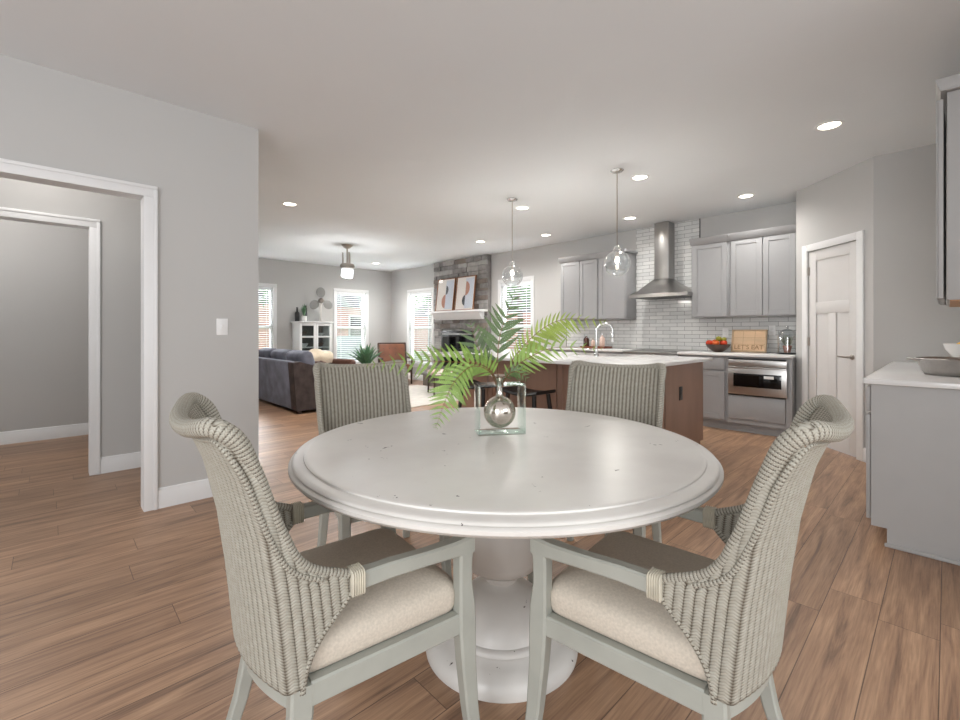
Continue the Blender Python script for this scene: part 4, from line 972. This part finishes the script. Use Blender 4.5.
MB().lathe([(.001, -.06), (.04, -.055), (.058, -.02), (.058, .03), (.03, .04), (.001, .04)], (0, 0, .48), 24, 'y').build('hub', 'nickel', t, 50)
mg = mat('grey_propeller', (128, 127, 125), .5, var=.08)
for k in range(3):
    a = math.radians(92+120*k); cx_, cz_ = .185*math.cos(a), .185*math.sin(a)
    mb = MB(); b_ = MB(); b_.lathe([(.001, -.008), (.075, -.006), (.102, 0), (.075, .006), (.001, .008)], (0, 0, 0), 28, 'z', sx=1.15)
    mt = Matrix.Translation((cx_, 0, .48+cz_)) @ Matrix.Rotation(-a, 4, 'Y') @ Matrix.Rotation(math.radians(84), 4, 'X'); mb.merge(b_.bm, mt)
    mb.build('blade', mg, t, 60)
# coffee table with the spiky plant
tt = thing('coffee_table', 'low dark wood coffee table under the spiky plant', 'coffee table', (4.02, 7.1, 0))
MB().box(-.32, .32, -.55, .55, .40, .445, .006).build('top', 'darkwood', tt)
for sx in (-.28, .28):
    for sy in (-.5, .5): MB().box(sx-.025, sx+.025, sy-.025, sy+.025, .013, .40).build('leg', 'darkwood', tt)
t = thing('agave_plant', 'spiky dark green agave in living room behind wicker chair', 'potted plant', (3.93, 6.93, .446))
MB().lathe([(.07, 0), (.09, .02), (.105, .15), (.097, .15), (.09, .135), (.001, .135)], n=28).build('pot', 'porcelain', t, 50)
mb = MB()
for k in range(26):
    a = k*2.39996; u = k/25; r = .09+.30*u; blade(mb, (.015*math.cos(a), .015*math.sin(a), .13), (r*math.cos(a), r*math.sin(a), .13+.42-.20*u), .034, 6, .035, .35)
mb.build('leaves', 'agave', t, 50)
# tan tufted leather chair
t = thing('lounge_chair', 'tan tufted leather lounge chair with dark wood frame by window', 'armchair', (5.72, 8.80, 0), math.radians(-112))
mb = MB(); mtb = Matrix.Translation((-.30, 0, .62)) @ Matrix.Rotation(math.radians(-14), 4, 'Y')
mb.box(-.035, .05, -.30, .30, -.24, .27, .03, mtb, 3); bk = mb.build('backrest', 'leather', t, 60)
mb = MB()
for i in range(3):
    for j in range(4):
        b_ = MB(); b_.sphere((0, 0, 0), .014, 10, 1, 1, 1); mb.merge(b_.bm, mtb @ Matrix.Translation((.052, -.21+.14*j, -.14+.15*i)))
mb.build('tufting_button', 'brownleather', bk, 60)
mb = MB()
for s in (-1, 1): mb.box(-.055, .03, s*.315-.02, s*.315+.02, -.30, .29, .008, mtb)
mb.box(-.055, .03, -.33, .33, .27, .305, .008, mtb); mb.build('back_frame', 'darkwood', t)
MB().box(-.26, .34, -.30, .30, .32, .44, .04, seg=3).build('seat_cushion', 'leather', t, 60)
MB().box(-.28, .34, -.32, .32, .26, .318, .005).build('seat_frame', 'darkwood', t)
for sx in (-.27, .31):
    for sy in (-.315, .315): MB().loft([(sx, sy, .32, .022, .022), (sx*1.08, sy,   .002, .016, .016)]).build('leg', 'darkwood', t)
for s in (-1, 1):
    MB().box(-.30, .32, s*.335-.022, s*.335+.022, .56, .595, .008).build('arm', 'darkwood', t)
    MB().box(.27, .31, s*.335-.016, s*.335+.016, .32, .56, .004).build('arm_post', 'darkwood', t)
# bench with striped cushion
t = thing('bench', 'dark wood bench with striped cushion in front of the hearth', 'bench', (5.30, 6.62, 0), math.radians(64))
MB().box(-.30, .30, -.19, .19, .335, .375, .004).build('seat_frame', 'darkwood', t)
for sx in (-.27, .27):
    for sy in (-.16, .16): MB().loft([(sx, sy, .335, .02, .02), (sx*1.04, sy*1.04, .013, .014, .014)]).build('leg', 'darkwood', t)
def stripes():
    m, nt, b = newmat('striped_cushion'); L = nt.links; tc = node(nt, 'ShaderNodeTexCoord'); wv = node(nt, 'ShaderNodeTexWave'); wv.inputs['Scale'].default_value = 3.2
    L.new(tc.outputs['Object'], wv.inputs['Vector']); rp = node(nt, 'ShaderNodeValToRGB'); L.new(wv.outputs[0], rp.inputs[0]); rp.color_ramp.interpolation = 'CONSTANT'
    rp.color_ramp.elements[0].color = lin((226, 218, 210)); rp.color_ramp.elements[1].position = .62; rp.color_ramp.elements[1].color = lin((150, 72, 52)); L.new(rp.outputs[0], b.inputs['Base Color']); setp(b, Roughness=.9)
    return m
pad(MB(), .30, .19, .06, [(.9, .376), (1, .386), (1.01, .42), (.97, .445), (.7, .458), (.001, .462)]).build('cushion', stripes(), t, 60)
# ------------------------------------------------------------------ dining table
TC = (1.246, 1.183)
tt = thing('dining_table', 'round distressed white pedestal dining table', 'table', (TC[0], TC[1], 0))
MB().lathe([(.20, .718), (.24, .722), (.60, .730), (.70, .732), (.725, .733), (.742, .738), (.750, .747), (.750, .756), (.746, .7605), (.737, .762), (.7355, .7645), (.741, .7655), (.739, .7690), (.734, .7712), (.722, .7735), (.708, .7745), (.7045, .7755), (.7035, .7795), (.700, .7812), (.69, .782), (.001, .782)], n=160).build('tabletop', 'table', tt, 40)
MB().lathe([(.12, .30), (.135, .31), (.158, .35), (.168, .42), (.165, .50), (.15, .58), (.135, .66), (.14, .69), (.19, .7175)], n=64).build('urn_support', 'table', tt, 50)
MB().lathe([(.10, .288), (.12, .299)], n=48).build('urn_foot', 'table', tt, 50)
MB().lathe([(.196, .1075), (.19, .12), (.175, .15), (.15, .18), (.115, .21), (.085, .228), (.066, .238), (.060, .246), (.064, .252), (.066, .260), (.064, .268), (.058, .274), (.06, .280), (.10, .288)], n=64).build('baluster', 'table', tt, 50)
MB().lathe([(.286, .001), (.288, .012), (.286, .03), (.272, .052), (.245, .072), (.226, .079), (.222, .084), (.214, .088), (.213, .096), (.208, .104), (.19, .107)], n=80).build('plinth', 'table', tt, 50)
# ------------------------------------------------------------------ wicker dining chairs
def ss(a, b, x):
    t_ = max(0, min(1, (x-a)/(b-a))); return t_*t_*(3-2*t_)
def lerp_tab(tab, x):
    if x <= tab[0][0]: return tab[0][1]
    for (a, va), (b, vb) in zip(tab, tab[1:]):
        if x <= b: return va+(vb-va)*(x-a)/(b-a)
    return tab[-1][1]
XS = [(.40, -.250), (.525, -.262), (.62, -.272), (.75, -.292), (.884, -.326), (.96, -.358), (1.02, -.394)]
FW = [(.41, .026), (.44, .032), (.48, .050), (.52, .080), (.555, .118), (.578, .145), (.59, .152), (.63, .152), (.638, .146), (.646, .118), (.655, .094), (.67, .073), (.69, .056), (.72, .042), (.78, .030), (.88, .022), (1.03, .014)]
def half_w(z): return .240 + .006*ss(.55, 1.0, z)
def bow(z): return .054 - .008*ss(.6, 1, z)
def make_chair():
    root = thing('dining_chair', 'x', 'chair', (0, 0, 0), 0, 'wicker armchairs around the round table')
    # woven shell: back and two side wings in one mesh, UV in metres
    bm = bmesh.new(); uvl = bm.loops.layers.uv.new('UVMap')
    def grid(pts, uvs):
        V = [[bm.verts.new(p) for p in r] for r in pts]
        for i in range(len(V)-1):
            for j in range(len(V[0])-1):
                f = bm.faces.new((V[i][j], V[i][j+1], V[i+1][j+1], V[i+1][j]))
                for lp, (a, b) in zip(f.loops, ((i, j), (i, j+1), (i+1, j+1), (i+1, j))): lp[uvl].uv = uvs[a][b]
    RIB = .021; NR = 24; NU = NR*6; NV = 60
    P, U = [], []
    for i in range(NV+1):
        v = i/NV; row, ur = [], []
        for j in range(NU+1):
            u = -1+2*j/NU
            zt = .985 + .030*abs(u)**2.8
            z = .418 + (zt-.418)*v
            d = .0032*abs(math.sin(PI*j/6))
            row.append((lerp_tab(XS, z) - bow(z)*(1-u*u) - d, half_w(z)*u, z)); ur.append((u*.252+.252, z))
        P.append(row); U.append(ur)
    grid(P, U)
    for s in (-1, 1):
        P, U = [], []; NW = 36
        for i in range(61):
            z = .418 + (.985+.030-.418)*i/60
            fw = lerp_tab(FW, z); row, ur = [], []
            for j in range(NW+1):
                f = j/NW; dx = fw*f; x0 = lerp_tab(XS, z)
                y = half_w(z) + (.242-half_w(z))*ss(0, .13, dx)
                d = .0026*abs(math.sin(PI*dx/RIB))
                row.append((x0+dx, s*(y+d), z)); ur.append((.504+dx if s > 0 else -dx, z))
            P.append(row if s < 0 else row); U.append(ur)
        grid(P, U)
    bmesh.ops.remove_doubles(bm, verts=bm.verts[:], dist=.0008)
    bmesh.ops.recalc_face_normals(bm, faces=bm.faces[:])
    me = bpy.data.meshes.new('backrest'); bm.to_mesh(me); bm.free(); me.shade_smooth(); me.materials.append(M['wicker'])
    sh = bpy.data.objects.new('backrest', me); C.objects.link(sh); sh.parent = root
    so = sh.modifiers.new('thick', 'SOLIDIFY'); so.thickness = .014; so.offset = 0
    def uv_tube(pts, rad, name, mt_='braid', n=12, flat=1.0, parent=root, uoff=0):
        mb = MB(); pts = [Vector(p) for p in pts]; mb.tube(pts, rad, n, True, flat)
        o_ = mb.build(name, mt_, parent, 60); me_ = o_.data; ul = me_.uv_layers.new(name='UVMap')
        L_ = [0]
        for a, b in zip(pts, pts[1:]): L_.append(L_[-1]+(b-a).length)
        r0 = rad if not isinstance(rad, (list, tuple)) else max(rad)
        for lp in me_.loops:
            k = lp.vertex_index // n; q = lp.vertex_index % n
            ul.data[lp.index].uv = (L_[min(k, len(L_)-1)]*2.4, (q if q <= n/2 else n-q)/n*2*PI*r0)
        return o_
    # rolled top rail that runs on down both sides as the braided edge, one continuous coil
    def edge(s, z):
        fw = lerp_tab(FW, z); return Vector((lerp_tab(XS, z)+fw-.002, s*(half_w(z)+(.242-half_w(z))*ss(0, .13, fw)), z))
    def smooth(p, n):
        for _ in range(n): p = [p[0]] + [(p[i-1]+p[i]*2+p[i+1])/4 for i in range(1, len(p)-1)] + [p[-1]]
        return p
    top = []
    for j in range(41):
        u = -1+2*j/40; z = .982 + .026*abs(u)**2.8
        top.append(Vector((lerp_tab(XS, z) - bow(z)*(1-u*u) - .014*(1-u**6), .245*u, z)))
    sideR = [edge(-1, .632 + (.985-.632)*k/45) for k in range(46)]; sideL = [edge(1, .985 - (.985-.632)*k/45) for k in range(46)]
    end = lambda s: Vector((-.112, s*.242, .626))
    path = smooth([end(-1)] + sideR + top + sideL + [end(1)], 4)
    rr = []
    for p in path:
        k = ss(.86, 1.0, p.z); rr.append(.0105 + .0095*k)
    uv_tube(path, rr, 'rolled_edge', 'braid', 14)
    sd = lambda s, z: edge(s, z) + Vector((-.026, s*.008, -.004))
    itop = []
    for j in range(33):
        u = -.97+1.94*j/32; z = .990 + .026*abs(u)**2.8 - .034
        itop.append(Vector((lerp_tab(XS, z) - bow(z)*(1-u*u) - .009, (half_w(z)+.004)*u, z)))
    inner = smooth([sd(-1, .645 + (.93-.645)*k/34) for k in range(35)] + itop + [sd(1, .93 - (.93-.645)*k/34) for k in range(35)], 4)
    uv_tube(inner, .0062, 'braid_trim', n=8)
    for s in (-1, 1):
        lo = []
        for k in range(20):
            z = .59 - (.59-.405)*k/19; fw = lerp_tab(FW, z)
            lo.append((lerp_tab(XS, z)+fw, s*(half_w(z)+(.242-half_w(z))*ss(0, .13, fw)), z))
        sm = [Vector(p) for p in lo]
        for _ in range(2): sm = [sm[0]] + [(sm[i-1]+sm[i]*2+sm[i+1])/4 for i in range(1, len(sm)-1)] + [sm[-1]]
        uv_tube(sm, .0095, 'braid_trim', n=10)
        # wrapping round the arm
        mb = MB(); secs = []
        for k in range(25):
            x = -.120 + .032*k/24; b_ = .0035*abs(math.sin(PI*k/4))
            secs.append((s*.242, .611, x, .0205+b_, .0265+b_))
        mb.loft(secs, 'x'); o_ = mb.build('arm_wrap', 'strand', root, 50)
        # arm, front leg, rear leg, side rail
        mb = MB(); mb.loft([(s*.242, .611, -.110, .017, .021), (s*.242, .612, -.02, .017, .020), (s*.239, .606, .09, .018, .019), (s*.235, .602, .17, .021, .021), (s*.234, .601, .214, .0225, .026), (s*.234, .601, .232, .021, .024)], 'x')
        mb.build('arm', 'chairwood', root, 40)
        mb = MB(); mb.loft([(.208, s*.234, .60, .0235, .0225), (.206, s*.234, .56, .0215, .0215), (.206, s*.234, .50, .021, .0205), (.210, s*.234, .44, .026, .0225), (.212, s*.234, .37, .027, .0225), (.216, s*.234, .28, .0235, .0215), (.228, s*.235, .15, .0205, .0195), (.250, s*.236, .001, .0175, .0175)])
        mb.build('leg', 'chairwood', root, 40)
        mb = MB(); mb.loft([(-.222, s*.226, .418, .026, .021), (-.225, s*.226, .35, .025, .021), (-.237, s*.229, .25, .022, .0205), (-.264, s*.233, .12, .019, .0195), (-.300, s*.240, .001, .0165, .0175)])
        mb.build('leg', 'chairwood', root, 40)
        mb = MB(); mb.loft([(s*.230, .394, -.205, .0165, .028), (s*.232, .394, 0, .0165, .028), (s*.233, .394, .19, .0165, .028)], 'x')
        mb.build('side_rail', 'chairwood', root, 40)
    MB().box(.198, .224, -.215, .215, .366, .422, .004).build('front_rail', 'chairwood', root)
    mb = MB(); ring = []
    for j in range(25):
        u = -1+2*j/24; x = -.243 - .05*(1-u*u); y = .226*u
        ring.append([(x, y, .352+.014*abs(u)), (x+.024, y, .352+.014*abs(u)), (x+.024, y, .419), (x, y, .419)])
    mb.rings(ring); mb.build('rear_rail', 'chairwood', root, 40)
    mb = MB(); prof = [(.94, .424), (.985, .428), (1.0, .44), (1.008, .460), (1.0, .478), (.968, .493), (.90, .504), (.76, .515), (.55, .522), (.3, .526), (.001, .527)]
    rr = []
    for sc, z in prof:
        ring = []
        for x, y in rrect(.222, .236, .05, 8):
            k = (x+.222)/.444
            ring.append(((x*sc)-.015 - .04*(1-min(1, abs(y)/.236)**2)*(1-k)*.8*sc, y*sc*(.965+.02*k), z - .006*(1-k)*ss(.43, .5, z)))
        rr.append(ring)
    mb.rings(rr); mb.build('seat', 'cushion', root, 60)
    MB().box(-.24, .198, -.213, .213, .385, .4215).build('seat_deck', 'chairwood', root, 0)
    return root
ch0 = make_chair()
CH = [(.644, 1.182, -6.5, 'wicker dining armchair standing nearest the white-cased hallway opening'),
      (1.230, .589, 96, 'wicker dining armchair standing nearest the grey peninsula end panel'),
      (1.185, 1.935, -103.5, 'wicker dining armchair across the table, in front of dark sofa'),
      (1.918, 1.175, 196, 'wicker dining armchair across the table, in front of wooden island')]
for i, (x, y, a, lb) in enumerate(CH):
    c_ = ch0 if i == 0 else copy_tree(ch0)
    c_.location = (x, y, 0); c_.rotation_euler = (0, 0, math.radians(a)); c_['label'] = lb
# ------------------------------------------------------------------ vase in its clear frame, and the fern
VX, VY, VZ = 1.305, 1.247, .7822
VR = math.radians(-32.6)
tv = thing('acrylic_frame', 'clear acrylic box frame standing on table holding the vase', 'vase stand', (VX, VY, VZ), VR)
W_, D_, H_, T_ = .095, .049, .198, .0065
def ring_slab(mb, z0, z1, hx, hy, r):
    n = 48; ro, ri = [], []
    for k in range(n):
        a = 2*PI*k/n; ca, sa = math.cos(a), math.sin(a); m_ = min(hx/abs(ca) if abs(ca) > 1e-6 else 9, hy/abs(sa) if abs(sa) > 1e-6 else 9)
        ro.append((ca*m_, sa*m_)); ri.append((ca*r, sa*r))
    R_ = [[mb.V((x, y, z)) for x, y in q] for q, z in ((ri, z0), (ro, z0), (ro, z1), (ri, z1))]
    for a, b in ((0, 1), (1, 2), (2, 3), (3, 0)):
        for k in range(n): mb.F([R_[a][k], R_[a][(k+1) % n], R_[b][(k+1) % n], R_[b][k]])
MB().box(-W_, W_, -D_, D_, .0003, T_, .0008).build('bottom_panel', 'acryledge', tv)
for s in (-1, 1): MB().box(min(s*W_, s*(W_-T_)), max(s*W_, s*(W_-T_)), -D_, D_, T_+.0002, H_-T_-.0002, .0008).build('side_panel', 'acryledge', tv)
mb = MB(); ring_slab(mb, H_-T_, H_, W_, D_, .0185); mb.build('top_panel', 'acryledge', tv, 30)
tb = thing('bulb_vase', 'smoky mirrored bulb vase hanging in the acrylic frame', 'vase', (VX, VY, VZ), VR)
zc, R_ = .084, .0645
prof = [(.0005, zc-R_)] + [(R_*math.sin(a), zc-R_*math.cos(a)) for a in [math.radians(8+8.2*k) for k in range(20)]]
prof += [(.0145, zc+R_+.004), (.0125, .165), (.0118, .180), (.0135, .196), (.020, .210), (.030, .222), (.041, .2285), (.048, .230), (.0475, .2312), (.040, .2297), (.029, .2232), (.019, .2115), (.0122, .197)]
MB().lathe(prof, n=56, cap=(True, False)).build('body', 'smoke', tb, 80)
tf = thing('fern', 'bright green fern fronds fanning out of the bulb vase', 'plant', (VX, VY, VZ+.20))
MOUTH = Vector((VX, VY, VZ+.20))
FWD = Vector((math.cos(math.radians(46.2)), math.sin(math.radians(46.2)), 0)); RGT = Vector((FWD.y, -FWD.x, 0)); UP = Vector((0, 0, 1))
def frond(path, nrm, n, lmax, m, lower=1.0, upper=1.0, start=.22, tilt=52, peak=.35, lobes=9, wid=.24, curl=.15):
    """path: points (right, up, away) in metres from the vase mouth; leaflets lie across the rachis in the plane facing nrm"""
    P = [MOUTH + RGT*a + UP*b + FWD*c for a, b, c in path]
    def at(f):
        x = f*(len(P)-1); i = min(int(x), len(P)-2); t_ = x-i
        p0, p1, p2, p3 = P[max(i-1, 0)], P[i], P[i+1], P[min(i+2, len(P)-1)]
        return .5*((2*p1)+(p2-p0)*t_+(2*p0-5*p1+4*p2-p3)*t_*t_+(3*p1-p0-3*p2+p3)*t_**3)
    nrm = (RGT*nrm[0] + UP*nrm[1] + FWD*nrm[2]).normalized()
    mb = MB(MOUTH)
    for k in range(n):
        f = start + (1-start)*(k/(n-1))**.95*.985
        p = at(f); tg = (at(min(1, f+.02))-at(max(0, f-.02))).normalized()
        g = (f-start)/(1-start)
        ln = lmax*(.62+.38*min(1, g/peak))*(1 - max(0, (g-peak)/(1-peak))**1.7*.9)
        for s in (-1, 1):
            sd = nrm.cross(tg).normalized()*s
            up_ = sd.z > 0
            l_ = ln*(upper if up_ else lower)*random.uniform(.9, 1.07)
            a = math.radians(tilt + random.uniform(-6, 6)); d = (sd*math.sin(a) + tg*math.cos(a)).normalized()
            bend = (-UP*.35 + tg*.2)*curl + nrm*random.uniform(-.25, .25)*.5
            def q(x): return p + d*l_*x + bend*l_*x*x
            wd_ = l_*wid
            for j in range(lobes):
                x0 = j/lobes; x1 = (j+.92)/lobes; xm_ = (x0+x1)/2
                e = wd_*(1-x0**1.6)*(.55+.45*min(1, x0*4))
                dd = (q(min(1, xm_+.05))-q(max(0, xm_-.05))).normalized(); pr = nrm.cross(dd).normalized()
                for r_ in (-1, 1):
                    a0, a1 = q(x0), q(x1); tip = q(xm_) + (pr*r_*.86+dd*.55)*e + nrm*e*.12*random.uniform(-1, 1)
                    b0 = q(x0) + (pr*r_*.72+dd*.15)*e*.8; b1 = q(x1) + (pr*r_*.8+dd*.30)*e*.66
                    vs = [mb.V(a0), mb.V(b0), mb.V(tip), mb.V(b1), mb.V(a1)]
                    mb.F(vs if r_ > 0 else vs[::-1])
    fr = mb.build('frond', m, tf, 0)
    mb = MB(MOUTH); mb.tube([at(k/24) for k in range(25)], [.0023-.0017*k/24 for k in range(25)], 6); mb.build('rachis', 'stalk', fr)
K = 1.8/448   # metres per picture pixel at the vase, used only to size the paths below
def px(*pts): return [((x-498)*K, (380-y)*K, c) for x, y, c in pts]
frond(px((497, 386, 0), (491, 370, -.01), (478, 361, -.03), (451, 358, -.06), (416, 357, -.09), (372, 360, -.12)), (.0, -.25, -1), 21, .108, 'fern', 1.0, .95, .2, 60, .3, 12, .135, .3)
frond(px((496, 386, 0), (488, 368, -.04), (471, 361, -.12), (456, 373, -.19), (448, 389, -.22), (440, 412, -.24)), (-.15, .25, -1), 16, .088, 'fern', 1.0, 1.0, .42, 64, .25, 11, .14, .2)
frond(px((498, 386, 0), (496, 362, .01), (498, 336, .02), (504, 316, .03), (515, 288, .04)), (.1, .1, -1), 10, .120, 'ferndark', 1.0, 1.0, .28, 52, .15, 12, .16, .1)
frond(px((499, 386, 0), (509, 362, .02), (521, 346, .05), (545, 325, .09), (572, 315, .12), (614, 317, .14)), (.1, -.3, -1), 22, .105, 'fernpale', 1.15, .62, .24, 56, .3, 12, .14, .45)
frond(px((499, 386, 0), (508, 368, -.03), (524, 355, -.06), (550, 344, -.08), (594, 345, -.10)), (.0, .35, -1), 15, .085, 'fern', .9, .9, .22, 54, .3, 10, .14, .3)
frond(px((498, 386, 0), (488, 366, .02), (480, 352, .04), (473, 336, .05), (468, 318, .06)), (-.1, .0, -1), 8, .10, 'ferndark', 1.0, 1.0, .34, 48, .2, 11, .15, .1)
frond(px((499, 386, 0), (505, 372, -.05), (513, 367, -.08), (524, 374, -.10)), (.0, .5, -1), 9, .045, 'ferndark', 1.0, 1.0, .3, 52, .3, 7, .2, .2)
